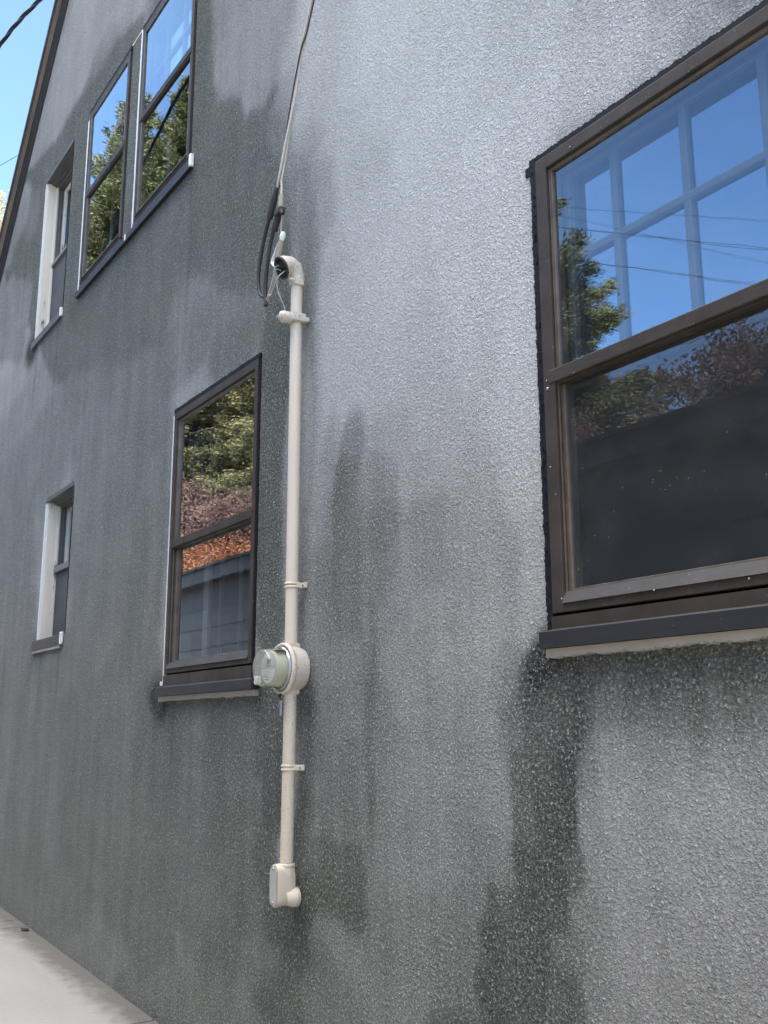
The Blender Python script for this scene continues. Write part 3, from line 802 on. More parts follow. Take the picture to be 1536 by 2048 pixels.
rake_part('moulding', [(.0, .001), (.083, .001), (.083, .055), (.070, .056), (.062, .040), (.045, .036), (.040, .024), (.018, .020), (.012, .010), (0, .009)], None).build('moulding', M['rakedark'], rb)

# ------------------------------------------------------------------ windows (parts of the house)
def ring(mb, x0, x1, z0, z1, w, y0, y1, mi=0, bev=.0):
    l, r, t, b = w
    mb.box(x0, x0+l, y0, y1, z0, z1, mi, bev); mb.box(x1-r, x1, y0, y1, z0, z1, mi, bev)
    mb.box(x0+l, x1-r, y0+.0006, y1, z1-t, z1, mi, bev); mb.box(x0+l, x1-r, y0+.0006, y1, z0, z0+b, mi, bev)
def pane(x0, x1, z0, z1, y, name, mat, parent):
    mb = MB(); mb.add([(x0, y, z0), (x1, y, z0), (x1, y, z1), (x0, y, z1)], [(0, 1, 2, 3)]); return mb.build(name, mat, parent)
def inner_sash(x0, x1, z0, z1, y, mun_x, mun_z, parent, w=.05, px0=None):
    mb = MB(); ring(mb, x0, x1, z0, z1, (w+.03, w, w+.01, w), y-.02, y+.03, bev=.004)
    for x in mun_x: mb.box(x-.017, x+.017, y-.012, y+.02, z0+w, z1-w, 0, .005)
    for z in mun_z: mb.box(x0+w, x1-w, y-.0135, y+.018, z-.016, z+.016, 0, .005)
    o = mb.build('inner_sash', M['sash'], parent); return o
def storm_window(key, fr, ups, rail, los, label, sill, inner, caulk, glass='glass', bottomglass=None, dep=0., curtain=None, yu=.014, yl=.026):
    """fr: outer frame (x0,x1,z0,z1); ups/los: glass rectangles; rail (z0,z1)"""
    x0, x1, z0, z1 = fr; o = OPEN[key]
    f = MB(); yb = .055
    lw, rw = ups[0]-x0-.016, x1-ups[1]-.016; tw = z1-ups[3]-.014; bw = los[2]-z0-.012
    ring(f, x0, x1, z0, z1, (lw, rw, tw, bw*.45), -.014+dep, yb+dep, bev=.003)
    zb = z0+bw*.45
    root = f.build('window', M['brown'], house, label=label); f = MB()
    f.prism([(-.022+dep, zb-.002), (-.004+dep, z0+bw), (yb+dep, z0+bw), (yb+dep, zb-.002)], (x0+lw, 0, 0), (x1-rw, 0, 0), ((0, 1, 0), (0, 0, 1)))
    f.build('bottom_rail', M['brown_dusty'], root)
    e = MB(); ring(e, x0+lw, x1-rw, rail[1], z1-tw, (.016, .016, .014, .004), yu-.012+dep, yb-.005+dep, bev=.002)
    ring(e, x0+lw, x1-rw, z0+bw, rail[0], (los[0]-x0-lw, .016, .004, .010), yl-.014+dep, yb+.005+dep, bev=.002)
    for xx in (x0+lw+.004,): e.box(xx, xx+.003, -.003+dep, .004+dep, z0+bw, z1-tw-.006)
    e.build('glazing_bead', M['bronze'], root)
    r = MB(); r.box(x0+lw*.55, x1-rw*.55, -.018+dep, .045+dep, rail[0], rail[1], 0, .004)
    r.box(x0+lw+.01, x1-rw-.01, -.006+dep, .02+dep, rail[0]-.008, rail[0]-.001)
    r.build('meeting_rail', M['brown'], root)
    pane(ups[0]-.012, ups[1]+.012, ups[2]-.002, ups[3]+.01, yu+dep, 'glass_pane', M[glass], root)
    pane(los[0]-.008, los[1]+.012, los[2]-.006, los[3]+.004, yl+dep, 'glass_pane', M[bottomglass or glass], root)
    # packing behind the frame
    k = MB(); ring(k, o[0], o[1], o[2], o[3], (x0-o[0]+.012, o[1]-x1+.012, o[3]-z1+.012, .02), .012+dep, .16, 0)
    k.build('reveal', M['black'], root)
    # step piece and sill
    sx0, sx1, sz0, sz1, so_ = sill
    st = MB(); st.prism([(-.014, z0-.010), (-.014, sz1+.008), (-.018, sz1+.002), (.05, sz1+.002), (.05, z0-.010)], (x0-.006, 0, 0), (x1+.006, 0, 0), ((0, 1, 0), (0, 0, 1)))
    st.build('step_piece', M['brown'], root)
    sl_ = MB(); sl_.prism([(.05, sz1+.012), (-so_+.004, sz1), (-so_, sz1-.004), (-so_, sz0), (-so_+.012, sz0), (-.001, sz0+.002), (-.001, sz1-.02), (.05, sz1-.02)], (sx0, 0, 0), (sx1, 0, 0), ((0, 1, 0), (0, 0, 1)))
    S_ = sl_.build('sill', M['slate'], root)
    if key in ('right', 'mid'): fl = MB(); fl.strip_xz(sx0+.006, sx1-.01, sz0-.028, sz0-.0015, -so_*.62, -.001, .006, 'z0', .006); fl.build('drip_caulk', M['beige'], root)
    if inner: 
        mz, mx_ = inner['mz'], inner['mx']
        inner_sash(x0+.01, x1-.01, rail[0]-.02, z1-.015, .085+dep, [], [], root, .055)
        g2 = MB()
        yy = .085+dep; zt = z1-.07; zbm = rail[1]+.005
        for x in mx_: g2.box(x-.016, x+.016, yy-.014, yy+.018, zbm, zt, 0, .006)
        for z in mz: g2.box(x0+.06, x1-.06, yy-.0155, yy+.0165, z-.015, z+.015, 0, .005)
        g2.box(x0+.06, x1-.06, yy-.022, yy+.022, rail[0]-.02, rail[1]+.012)
        g2.build('muntin_grille', M['sash'], root)
        pane(x0+.03, x1-.03, rail[1], z1-.03, yy+.004, 'inner_glass', M['glass_in'], root)
    if curtain:
        c = MB(); 
        for (ca, cb, cz0, cz1) in curtain:
            c = MB()
            n_ = 26; V = []; F = []
            for i in range(n_+1):
                x = ca+(cb-ca)*i/n_; yv = .20+.014*math.sin(i*1.9)+.006*math.sin(i*4.3)
                V += [(x, yv, cz0), (x, yv+.004*math.sin(i), cz1)]
            for i in range(n_): F.append((2*i, 2*i+2, 2*i+3, 2*i+1))
            c.add(V, F, 0, True); c.build('curtain', M['curtain_light' if cb-ca > .1 and key == 'mid' else 'curtain'], root)
    return root

M['curtain_light'] = paint('curtain_light', (.42, .40, .34), (.30, .29, .25), .9, 12, sc=(1, 1, .05), bmp=0)
# right-hand window
W1 = storm_window('right', (-2.518, -1.03, 1.985, 3.697), (-2.446, -1.10, 2.853, 3.632), (2.803, 2.853), (-2.440, -1.10, 2.068, 2.800),
    'large window nearest the lower right with blue pane grille above and dark insect screen below',
    (-2.538, -.97, 1.866, 1.924, .062), {'mz': [3.29], 'mx': [-2.212, -1.905, -1.60, -1.295]}, None, 'glass', 'glass_dusty', curtain=None)
mb = MB(); mb.add([(-2.444, .020, 2.066), (-1.09, .020, 2.066), (-1.09, .020, 2.80), (-2.444, .020, 2.80)], [(0, 1, 2, 3)]); mb.build('insect_screen', M['mesh'], W1)
mb = MB(); mb.strip_xz(-2.556, -1.0, 3.700, 3.722, -.008, .02, .005, 'z1', .006); mb.build('black_caulk', M['black'], W1)
mb = MB(); mb.box(-2.580, -2.548, -.006, .0, 3.665, 3.70); mb.build('black_caulk', M['black'], W1)
mb = MB(); mb.strip_xz(-2.550, -2.520, 1.93, 3.715, -.010, .02, .005, 'x0', .005)
for i in range(46):
    z = random.uniform(1.95, 3.67); w_ = random.uniform(.002, .010); a_ = random.uniform(-2.543, -2.534); mb.box(a_, a_+w_, -.0135, -.009, z, z+random.choice((.004, .006, .012, .022)), 0, .001)
mb.build('black_caulk', M['black'], W1)
mb = MB()
for (x, z, r) in ((-2.497, 2.789, .0065), (-2.50, 2.82, .003), (-2.498, 2.50, .003), (-2.46, 2.03, .0028), (-2.06, 2.012, .003), (-1.72, 2.005, .003), (-2.40, 1.90, .0), (-2.33, 3.663, .003)):
    if r: mb = MB(); mb.lathe([(0, r), (.002, r), (.0032, r*.5), (.0034, 0)], (x, -.0145 if z > 2.05 else -.0225, z), (0, -1, 0), 12); mb.build('screw', M['steel'], W1)
# middle window
W2 = storm_window('mid', (-6.035, -4.818, 1.945, 3.652), (-5.972, -4.872, 2.787, 3.588), (2.738, 2.787), (-5.955, -4.862, 2.025, 2.735),
    'mid-height window beside the conduit reflecting dark red and green foliage', (-6.070, -4.735, 1.806, 1.862, .050), {'mz': [], 'mx': []}, None, 'glass_wavy',
    curtain=[(-5.95, -5.84, 1.95, 3.6), (-5.70, -5.66, 1.95, 3.6), (-5.42, -5.39, 1.95, 3.6)])
mb = MB(); mb.strip_xz(-6.062, -6.046, 1.90, 3.64, -.008, .01, .003, 'x0', .012); mb.build('white_caulk', M['white_caulk'], W2)
mb = MB(); mb.box(-6.10, -6.055, -.010, 0, 1.874, 1.90); mb.build('white_caulk', M['white_caulk'], W2)
mb = MB(); mb.box(-4.738, -4.708, -.036, -.002, 1.828, 1.872, 0, .008)
mb.build('white_caulk', M['white_caulk'], W2)
mb = MB(); mb.strip_xz(-6.045, -4.80, 3.655, 3.680, -.012, .012, .004, 'z1', .012); mb.build('black_caulk', M['black'], W2)
mb = MB(); mb.strip_xz(-4.816, -4.797, 1.93, 3.67, -.006, .012, .003, 'x1', .012); mb.build('black_caulk', M['black'], W2)
# upper pair
W3 = storm_window('A', (-8.455, -7.372, 5.510, 7.235), (-8.385, -7.43, 6.405, 7.170), (6.350, 6.405), (-8.370, -7.43, 5.575, 6.33),
    'upper storey window left of its twin, reflecting the reddish spruce tips', (-8.49, -7.20, 5.395, 5.450, .030), {'mz': [6.80], 'mx': [-8.1, -7.75]}, None, 'glass_high',
    curtain=[(-8.33, -8.22, 5.55, 6.4), (-7.95, -7.90, 6.5, 7.2)], yu=-.002, yl=.004)
mb = MB(); mb.strip_xz(-8.515, -8.468, 5.47, 7.19, -.006, -.0005, .005, 'x0', .02); mb.build('white_caulk', M['white_caulk'], W3)
mb = MB(); mb.box(-7.215, -7.19, -.034, -.002, 5.40, 5.455, 0, .006); mb.build('white_caulk', M['white_caulk'], W3)
mb = MB(); mb.strip_xz(-7.37, -7.13, 7.272, 7.282, -.004, -.0005, .004, 'z0', .012); mb.build('white_caulk', M['white_caulk'], W3)
mb = MB(); mb.strip_xz(-8.46, -7.36, 7.238, 7.272, -.012, .012, .005, 'z1', .02); mb.build('black_caulk', M['black'], W3)
W4 = storm_window('B', (-7.082, -5.985, 5.510, 7.245), (-7.020, -6.04, 6.420, 7.180), (6.366, 6.420), (-7.005, -6.04, 5.575, 6.35),
    'upper storey window right of its twin, nearest the white cables, reflecting a spruce and a black cable', (-7.19, -5.91, 5.395, 5.450, .030), {'mz': [6.80], 'mx': [-6.75, -6.40]}, None, 'glass_high',
    curtain=[(-6.98, -6.86, 5.55, 6.4), (-6.72, -6.66, 6.5, 7.2), (-6.5, -6.47, 6.5, 7.2), (-6.3, -6.27, 6.5, 7.2)], yu=-.002, yl=.004)
mb = MB(); mb.strip_xz(-7.138, -7.092, 5.48, 7.27, -.006, -.0005, .006, 'x0', .02); mb.build('white_caulk', M['white_caulk'], W4)
mb = MB(); mb.box(-5.935, -5.90, -.034, -.002, 5.40, 5.50, 0, .010); mb.build('white_caulk', M['white_caulk'], W4)
mb = MB(); mb.strip_xz(-7.09, -5.97, 7.248, 7.280, -.012, .012, .005, 'z1', .02); mb.build('black_caulk', M['black'], W4)

def recessed_window(key, rail, label, sill_mat, sillz, sillx):
    o = OPEN[key]; x0, x1, z0, z1 = o
    j = MB(); j.prism([(0, -.004), (.012, -.006), (.018, .002), (.10, .004), (.104, .018), (.118, .020), (.122, .006), (.24, .008), (.24, -.03), (0, -.03)],
                      (x0, 0, z0), (x0, 0, z1), ((0, 1, 0), (1, 0, 0)))
    root = j.build('window', M['cream'], house, label=label); j = MB()
    j.prism([(0, .004), (.018, .002), (.10, -.002), (.24, -.004), (.24, .03), (0, .03)], (x1, 0, z0), (x1, 0, z1), ((0, 1, 0), (1, 0, 0)))
    j.build('jamb', M['cream'], root)
    h = MB(); h.prism([(-.003, .03), (-.003, -.006), (.055, -.004), (.06, -.018), (.085, -.018), (.09, -.030), (.115, -.030), (.12, -.045), (.24, -.045), (.24, .03)], (x0, 0, z1), (x1, 0, z1), ((0, 1, 0), (0, 0, 1)))
    h.build('head_trim', M['greytrim'], root)
    t = MB(); t.box(x0+.007, x0+.024, .130, .150, z0, z1-.04); t.build('storm_track', M['sash'], root); t = MB(); t.box(x0+.007, x0+.018, .158, .176, z0, z1-.04); t.build('storm_track', M['sash'], root)
    s_ = MB(); ring(s_, x0+.02, x1-.02, rail[0], z1-.046, (.060, .05, .04, .03), .178, .21, bev=.003); s_.build('upper_sash', M['cream'], root)
    pane(x0+.075, x1-.07, rail[0]+.02, z1-.08, .19, 'glass_pane', M['glass'], root)
    r = MB(); r.box(x0+.012, x1-.012, .100, .160, rail[0], rail[1], 0, .003); r.build('meeting_rail', M['mauve'], root)
    sc_ = MB(); sc_.box(x0+.020, x1-.012, .122, .128, z0, rail[0]-.003); sc_.build('insect_screen', M['screen'], root)
    si = MB(); a, b = sillx; si.prism([(.24, sillz[1]+.012), (-.018, sillz[1]), (-.022, sillz[1]-.004), (-.022, sillz[0]), (-.001, sillz[0]), (-.001, sillz[1]-.03), (.24, sillz[1]-.03)], (a, 0, 0), (b, 0, 0), ((0, 1, 0), (0, 0, 1)))
    si.build('sill', sill_mat, root)
    if key == 'low': fl = MB(); fl.strip_xz(a+.01, b-.03, sillz[0]-.02, sillz[0]-.001, -.020, -.001, .005, 'z0', .02); fl.build('drip_caulk', M['beige'], root)
    wc = MB(); wc.box(b-.012, b+.022, -.028, -.001, sillz[0]+.005, sillz[1]+.018, 0, .008); wc.build('white_caulk', M['white_caulk'], root); wc = MB(); wc.strip_xz(x0-.015, x0+.0, z0, z1-.02, -.006, .02, .004, 'x0', .02)
    wc.build('white_caulk', M['white_caulk'], root)
    return root
recessed_window('up', (6.305, 6.345), 'tall narrow recessed upper window with peeling cream jamb under the roof rake', M['greytrim'], (5.40, 5.475), (-10.0, -8.985))
recessed_window('low', (2.985, 3.04), 'small recessed ground-storey window at far left with cream jamb and red-brown sill', M['redbrown'], (2.285, 2.375), (-9.16, -8.30))

# ------------------------------------------------------------------ service mast
CX = -4.300; CY = -.056; CR = .0305
mast = empty('service_conduit', (CX, CY, 2.0), 'tall cream painted conduit pipe with open weatherhead, rising above the electric meter', 'conduit')
mb = MB(); mb.tube([(CX, CY, 2.000), (CX, CY, 3.93)], CR, 24); mb.build('pipe', M['conduit'], mast)
wh = MB()                                                           # weatherhead: collar, hooded dome bending outwards
wh.lathe([(0, CR+.002), (.0, CR+.009), (.045, CR+.009), (.055, CR+.004)], (CX, CY, 3.875), (0, 0, 1), 28)
path = [Vector((CX, CY, 3.90)), Vector((CX, CY-.002, 3.935)), Vector((CX+.002, CY-.018, 3.965)), Vector((CX, CY-.045, 3.975)), Vector((CX-.002, CY-.070, 3.968)), Vector((CX-.004, CY-.088, 3.958))]
rr = [.036, .040, .046, .053, .057, .058]
wh.tube(path, rr, 28, cap=False)
wh.box(CX+.02, CX+.042, CY-.03, CY+.02, 3.868, 3.90, 0, .004); wh.box(CX+.018, CX+.034, CY-.06, CY-.01, 3.885, 3.90, 0, .004)
wo = wh.build('weatherhead', M['metercan'], mast)
fd = (path[-1]-path[-2]).normalized()
ri = MB(); ri.lathe([(-.004, .059), (.004, .0615), (.009, .060), (.010, .054), (.002, .050), (-.006, .050)], path[-1], fd, 32); ri.build('rim', M['blackrubber'], wo)
inn = MB(); inn.lathe([(.002, .051), (-.004, .050), (-.006, .0)], path[-1]-fd*.002, fd, 28)
inn.build('wire_insulator', M['darkhole'], wo)
r3 = MB(); a = fd.orthogonal().normalized(); b_ = fd.cross(a)
for k in range(3):
    an = 2*math.pi*k/3+.5; r3.lathe([(-.004, .016), (.006, .016), (.007, .011), (-.001, .010)], path[-1]+(a*math.cos(an)+b_*math.sin(an))*.026, fd, 16)
r3.build('wire_hole', M['blackrubber'], wo)
cl = MB(); cl.lathe([(0, CR+.001), (0, CR+.012), (.034, CR+.012), (.034, CR+.001)], (CX, CY, 3.668), (0, 0, 1), 28)
cl.tube([(CX+.012, CY-.040, 3.684), (CX+.010, CY-.060, 3.684), (CX+.006, CY-.085, 3.684), (CX+.004, CY-.098, 3.684), (CX+.003, CY-.103, 3.684)], [.030, .031, .030, .024, .010], 20)
cl.box(CX+.028, CX+.052, CY-.045, CY+.030, 3.664, 3.708, 0, .004); cl.box(CX+.008, CX+.045, CY-.005, CY+.055, 3.672, 3.696, 0, .004)
cl.tube([(CX+.040, CY-.012, 3.69), (CX+.066, CY-.012, 3.69)], .006, 10)
cl.build('mast_clamp', M['metercan'], mast)
bb = MB(); bb.lathe([(0, .022), (.006, .024), (.010, .022)], (CX-.030, CY-.075, 3.686), (-1, 0, 0), 20); bb.lathe([(0, .018), (.006, .020), (.010, .018)], (CX-.044, CY-.075, 3.686), (-1, 0, 0), 20); bb.build('clamp_ring', M['steel'], mast)
def strap(z, parent, x=CX):
    s1 = MB()
    for dz in (-.0085, .0085): s1.lathe([(-.006, CR+.001), (-.006, CR+.004), (-.003, CR+.006), (.003, CR+.006), (.006, CR+.004), (.006, CR+.001)], (x, CY, z+dz), (0, 0, 1), 28)
    s1.box(x+.030, x+.060, -.019, -.002, z-.013, z+.013, 0, .003); s1.box(x+.022, x+.036, -.050, -.006, z-.013, z+.013, 0, .003)
    so2 = s1.build('pipe_strap', M['conduit'], parent)
    s2 = MB(); s2.lathe([(0, .007), (.003, .007), (.005, .004), (.0052, 0)], (x+.047, -.0195, z), (0, -1, 0), 14); s2.build('screw', M['steel'], so2)
strap(2.292, mast)

# ------------------------------------------------------------------ meter
MZ = 1.888; MC = (CX, 0, MZ)
mt = empty('electric_meter', (CX, 0, MZ), 'round electric meter with clear glass dome on a cream socket between the two conduit pipes', 'electric meter')
mb = MB(); mb.lathe([(.004, .098), (.030, .106), (.060, .110), (.088, .113)], MC, (0, -1, 0), 48)
mb.lathe([(.088, .115), (.088, .121), (.094, .123), (.104, .123), (.110, .120), (.112, .112), (.104, .106), (.088, .104), (.085, .0)], MC, (0, -1, 0), 48)
mb.box(CX-.03, CX+.03, -.09, -.02, MZ+.09, MZ+.122, 0, .006); mb.box(CX-.03, CX+.03, -.09, -.02, MZ-.122, MZ-.09, 0, .006)
mb.build('socket', M['metercan'], mt)
mb = MB(); mb.lathe([(.106, .104), (.114, .105), (.118, .101), (.121, .099)], MC, (0, -1, 0), 48); mb.build('ring', M['steel'], mt)
def clear(name, col, f0):
    m = bpy.data.materials.new(name); m.use_nodes = True; nt = m.node_tree; nt.nodes.clear()
    out = node(nt, 'ShaderNodeOutputMaterial'); tr = node(nt, 'ShaderNodeBsdfTransparent'); tr.inputs[0].default_value = (.96, .97, .95, 1)
    gl = node(nt, 'ShaderNodeBsdfGlossy'); gl.inputs['Roughness'].default_value = .03
    df = node(nt, 'ShaderNodeBsdfDiffuse'); df.inputs[0].default_value = col+(1,)
    m1 = node(nt, 'ShaderNodeMixShader'); m1.inputs[0].default_value = f0; nt.links.new(tr.outputs[0], m1.inputs[1]); nt.links.new(df.outputs[0], m1.inputs[2])
    m2 = node(nt, 'ShaderNodeMixShader'); nt.links.new(schlick(nt, 1.6), m2.inputs[0]); nt.links.new(m1.outputs[0], m2.inputs[1]); nt.links.new(gl.outputs[0], m2.inputs[2])
    nt.links.new(m2.outputs[0], out.inputs[0]); return m
mb = MB(); mb.lathe([(.110, .098), (.125, .0945), (.20, .0895), (.212, .088), (.218, .084), (.2195, .078), (.2185, .0)], MC, (0, -1, 0), 56); mb.build('glass_cover', clear('meter_glass', (.62, .60, .50), .20), mt)
mb = MB(); mb.lathe([(.100, .088), (.172, .083), (.175, .080)], MC, (0, -1, 0), 48); mb.box(CX-.07, CX+.075, -.17, -.12, MZ+.083, MZ+.086)
mb.build('inner_body', paint('meter_body', (.52, .49, .38), (.46, .43, .33), .4, 5), mt)
mb = MB(); mb.lathe([(.174, .081), (.1755, .079), (.176, 0)], MC, (0, -1, 0), 48)
fp = mb.build('face_plate', paint('meter_face', (.40, .40, .39), (.36, .36, .35), .5, 5), mt)
mb = MB(); mb.box(CX-.014, CX+.022, -.1780, -.1763, MZ+.018, MZ+.042); mb.build('display', paint('lcd', (.10, .11, .09), (.09, .10, .08), .2, 5), fp)
mb = MB(); V = [(CX+.068*math.cos(a_), -.1771, MZ-.006+.068*math.sin(a_)*.94) for a_ in [math.pi+math.pi*i/18 for i in range(19)]]
mb.add(V+[(v[0], -.1763, v[2]) for v in V], [tuple(range(19)), tuple(range(37, 18, -1))]+[(i, i+1, i+20, i+19) for i in range(18)])
mb.build('face_label', paint('paper_label', (.66, .66, .64), (.6, .6, .58), .6, 5), fp)
mb = MB()
for k in range(7):
    z = MZ-.014-k*.0075; w_ = .055-.045*max(0, (k-3)/5)
    mb.box(CX-w_, CX-w_+(2*w_)*random.uniform(.55, .95), -.1775, -.1772, z-(.0035 if k in (3, 5) else .0016), z)
mb.box(CX-.03, CX+.034, -.1770, -.1764, MZ+.006, MZ+.008); mb.box(CX-.03, CX+.028, -.1770, -.1764, MZ+.011, MZ+.013)
mb.build('label_lines', paint('label_ink', (.12, .12, .13), (.1, .1, .1), .6, 5), fp)
mb = MB(); mb.tube([(CX, -.105, MZ-.118), (CX, -.112, MZ-.128), (CX-.004, -.11, MZ-.134)], .006, 10); mb.tube([(CX-.004, -.11, MZ-.13), (CX-.010, -.108, MZ-.155), (CX-.002, -.108, MZ-.17)], .0008, 5); mb.build('seal_wire', M['darkhole'], mt)
mb = MB(); mb.box(CX-.013, CX+.009, -.110, -.106, MZ-.222, MZ-.150, 0, .0015); tg = mb.build('seal_tag', clear('clear_tag', (.75, .75, .8), .45), mt)
mb = MB(); mb.box(CX-.008, CX+.004, -.1115, -.1103, MZ-.215, MZ-.170); mb.build('tag_print', paint('blue_print', (.12, .13, .42), (.16, .17, .48), .5, 40), tg)

low = empty('service_conduit', (CX, CY, .8), 'short cream conduit pipe below the meter ending in an elbow fitting with oval cover', 'conduit')
mb = MB(); mb.tube([(CX+.001, CY, 1.772), (CX-.010, CY, .985)], CR, 24); mb.build('pipe', M['conduit_dirty'], low)
strap(1.425, low, CX-.005)
LX = CX-.012; LY = CY-.008
mb = MB(); mb.lathe([(0, .034), (.0, .038), (.018, .040), (.020, .034)], (LX, CY, .975), (0, 0, 1), 28)
# body: rounded elongated housing, cover side facing out
def stad(w, h, n=10):
    r = w/2; P_ = []
    for i in range(n+1): a_ = math.pi*i/n; P_.append((r*math.cos(a_), h/2-r+r*math.sin(a_)))
    for i in range(n+1): a_ = math.pi+math.pi*i/n; P_.append((r*math.cos(a_), -h/2+r+r*math.sin(a_)))
    return P_
zc_ = .900
V = []; F = []; prof = [(-.022, .058, .13), (-.028, .068, .165), (-.060, .074, .182), (-.095, .076, .186), (-.112, .078, .190), (-.118, .076, .188)]
n_ = 22
for (y, w_, h_) in prof:
    for (x, z) in stad(w_, h_): V.append((LX+x, y, zc_+z))
for i in range(len(prof)-1):
    for k in range(n_): F.append((i*n_+k, i*n_+(k+1) % n_, (i+1)*n_+(k+1) % n_, (i+1)*n_+k))
mb.add(V, F, 0, True); mb.add(V[-n_:], [tuple(range(n_))]); mb.add(V[:n_], [tuple(range(n_))])
mb.tube([(LX, CY, .975), (LX, CY, .94)], [.040, .040], 24)
mb.lathe([(.0, .034), (.004, .045), (.03, .043), (.05, .036), (.07, .034)], (LX+.018, -.003, .845), (-.05, -1, 0), 24)
el = mb.build('elbow_fitting', M['conduit'], low)
mb = MB(); V = [(LX+x, y, zc_+z) for y in (-.1195, -.124) for (x, z) in stad(.066, .176)]
mb.add(V, [(k, (k+1) % n_, n_+(k+1) % n_, n_+k) for k in range(n_)]+[tuple(range(n_)), tuple(range(2*n_-1, n_-1, -1))])
cv = mb.build('cover_plate', paint('cover_metal', (.42, .42, .42), (.52, .50, .46), .35, 10, metal=.3), el)
for z in (.974, .826): mb = MB(); mb.lathe([(0, .007), (.003, .0065), (.004, .003), (.0042, 0)], (LX, -.1242, z), (0, -1, 0), 12); mb.build('screw', M['steel'], el)

# ------------------------------------------------------------------ cables
cb = empty('service_cable', (-4.40, -.13, 4.4), 'twisted pale cables dropping down the wall to black splices and drip loops at the weatherhead', 'cable')
def P3(l, y=-.13): return [(p[0], (p[2] if len(p) > 2 else y), p[1]) for p in l]
core = [(-4.378, 4.46), (-4.30, 4.72), (-4.235, 4.93), (-4.165, 5.15), (-4.03, 5.42), (-3.5, 6.9)]
core = smoothpts([(x, -.13, z) for x, z in core], 26)
for k, (mat, r) in enumerate((('cable', .0068), ('cable', .0062), ('wireblack', .0040))):
    mb = MB(); pts = []
    for i, p in enumerate(core):
        an = p.z*5.2+k*2.1; tw = .0085*min(1, i/8+.3); pts.append(p+Vector((math.cos(an)*tw+(-.012 if k == 0 and i < 10 else 0)*(1-i/10), math.sin(an)*tw, 0)))
    if k == 0: pts = [Vector((-4.404, -.13, 4.47))]+pts[6:]
    if k == 1: pts = [Vector((-4.352, -.13, 4.38)), Vector((-4.350, -.13, 4.44))]+pts[5:]
    mb.tube(pts, r, 10)
    mb.build('cable_strand', M[mat], cb)
mb = MB(); mb.tube(P3([(-4.398, 4.505), (-4.403, 4.488), (-4.412, 4.46), (-4.440, 4.41), (-4.476, 4.345), (-4.486, 4.325)]), [.006, .010, .013, .0185, .019, .018], 16); mb.build('splice', M['blackrubber'], cb)
mb = MB(); mb.tube(P3([(-4.350, 4.40), (-4.356, 4.33)]), [.014, .016], 14); mb.build('splice_wrap', M['tan'], cb, label='mottled tan splice wrap')
mb = MB(); mb.box(-4.392, -4.325, -.155, -.115, 4.283, 4.325, 0, .008); mb.tube(P3([(-4.375, 4.30), (-4.412, 4.255), (-4.43, 4.225)]), [.019, .0185, .0185], 14); mb.tube(P3([(-4.335, 4.31), (-4.318, 4.275)], -.14), .010, 8); mb.build('splice', M['blackrubber'], cb)
mb = MB(); mb.tube(smoothpts(P3([(-4.486, 4.335), (-4.54, 4.245), (-4.585, 4.13), (-4.603, 4.04), (-4.597, 3.97), (-4.57, 3.91), (-4.515, 3.874)])), .0105, 12); mb.build('drip_loop', M['blackrubber'], cb)
mb = MB(); mb.tube(smoothpts(P3([(-4.43, 4.235), (-4.472, 4.15), (-4.502, 4.03), (-4.515, 3.93), (-4.508, 3.86), (-4.502, 3.822)], -.132)), .0110, 12); mb.build('drip_loop', M['blackrubber'], cb)
mb = MB(); mb.tube(smoothpts(P3([(-4.335, 4.30), (-4.347, 4.22), (-4.350, 4.15), (-4.372, 4.07), (-4.40, 3.985), (-4.44, 3.90), (-4.485, 3.84)])), .0045, 8); mb.build('bare_neutral', M['tan'], cb)
mb = MB(); mb.tube(P3([(-4.320, 4.175), (-4.322, 4.168), (-4.33, 4.150), (-4.338, 4.13)]), [.006, .013, .016, .011], 12); mb.build('wedge_cap', M['white_caulk'], cb)
mb = MB(); mb.tube(P3([(-4.343, 4.128), (-4.362, 4.085), (-4.386, 4.026)]), [.0155, .015, .013], 12); mb.build('wedge_clamp', M['tan'], cb)
mb = MB(); V = P3([(-4.378, 4.156), (-4.425, 4.142), (-4.452, 4.118), (-4.466, 4.075), (-4.450, 4.052), (-4.438, 4.035), (-4.412, 4.005), (-4.420, 4.008), (-4.448, 4.038), (-4.440, 4.062), (-4.410, 4.10)], -.128)
V2 = [(v[0], v[1]+.0015+.012*math.sin(i), v[2]) for i, v in enumerate(V)]; nn_ = len(V)
mb.add(V2+[(v[0], v[1]+.002, v[2]) for v in V2], [tuple(range(nn_)), tuple(range(2*nn_-1, nn_-1, -1))]+[(i, (i+1) % nn_, nn_+(i+1) % nn_, nn_+i) for i in range(nn_)])
mb.build('tape_scrap', M['whiteplastic'], cb)
wx_ = path[-1]
mb = MB(); mb.tube(smoothpts([tuple(wx_+Vector((.0, .01, .022))), (-4.345, -.16, 3.975), (-4.40, -.145, 3.945), (-4.46, -.135, 3.89), (-4.505, -.132, 3.845)]), .0032, 8); mb.build('conductor', M['cable'], cb)
mb = MB(); mb.tube(smoothpts([tuple(wx_+Vector((.018, .01, -.022))), (-4.31, -.165, 3.90), (-4.385, -.15, 3.872), (-4.43, -.14, 3.853)]), .0028, 8); mb.build('conductor', M['cable'], cb)
mb = MB(); mb.tube(smoothpts([tuple(wx_+Vector((-.022, .01, -.004))), (-4.355, -.16, 3.965), (-4.352, -.155, 3.92), (-4.335, -.15, 3.85), (-4.315, -.13, 3.77), (-4.305, -.12, 3.72)]), .0030, 8)
mb.tube(smoothpts([tuple(wx_+Vector((-.016, .01, -.012))), (-4.33, -.165, 3.955), (-4.332, -.155, 3.90), (-4.33, -.15, 3.83), (-4.308, -.13, 3.76), (-4.300, -.12, 3.715)]), .0026, 8); mb.build('ground_wire', M['greywire'], cb)
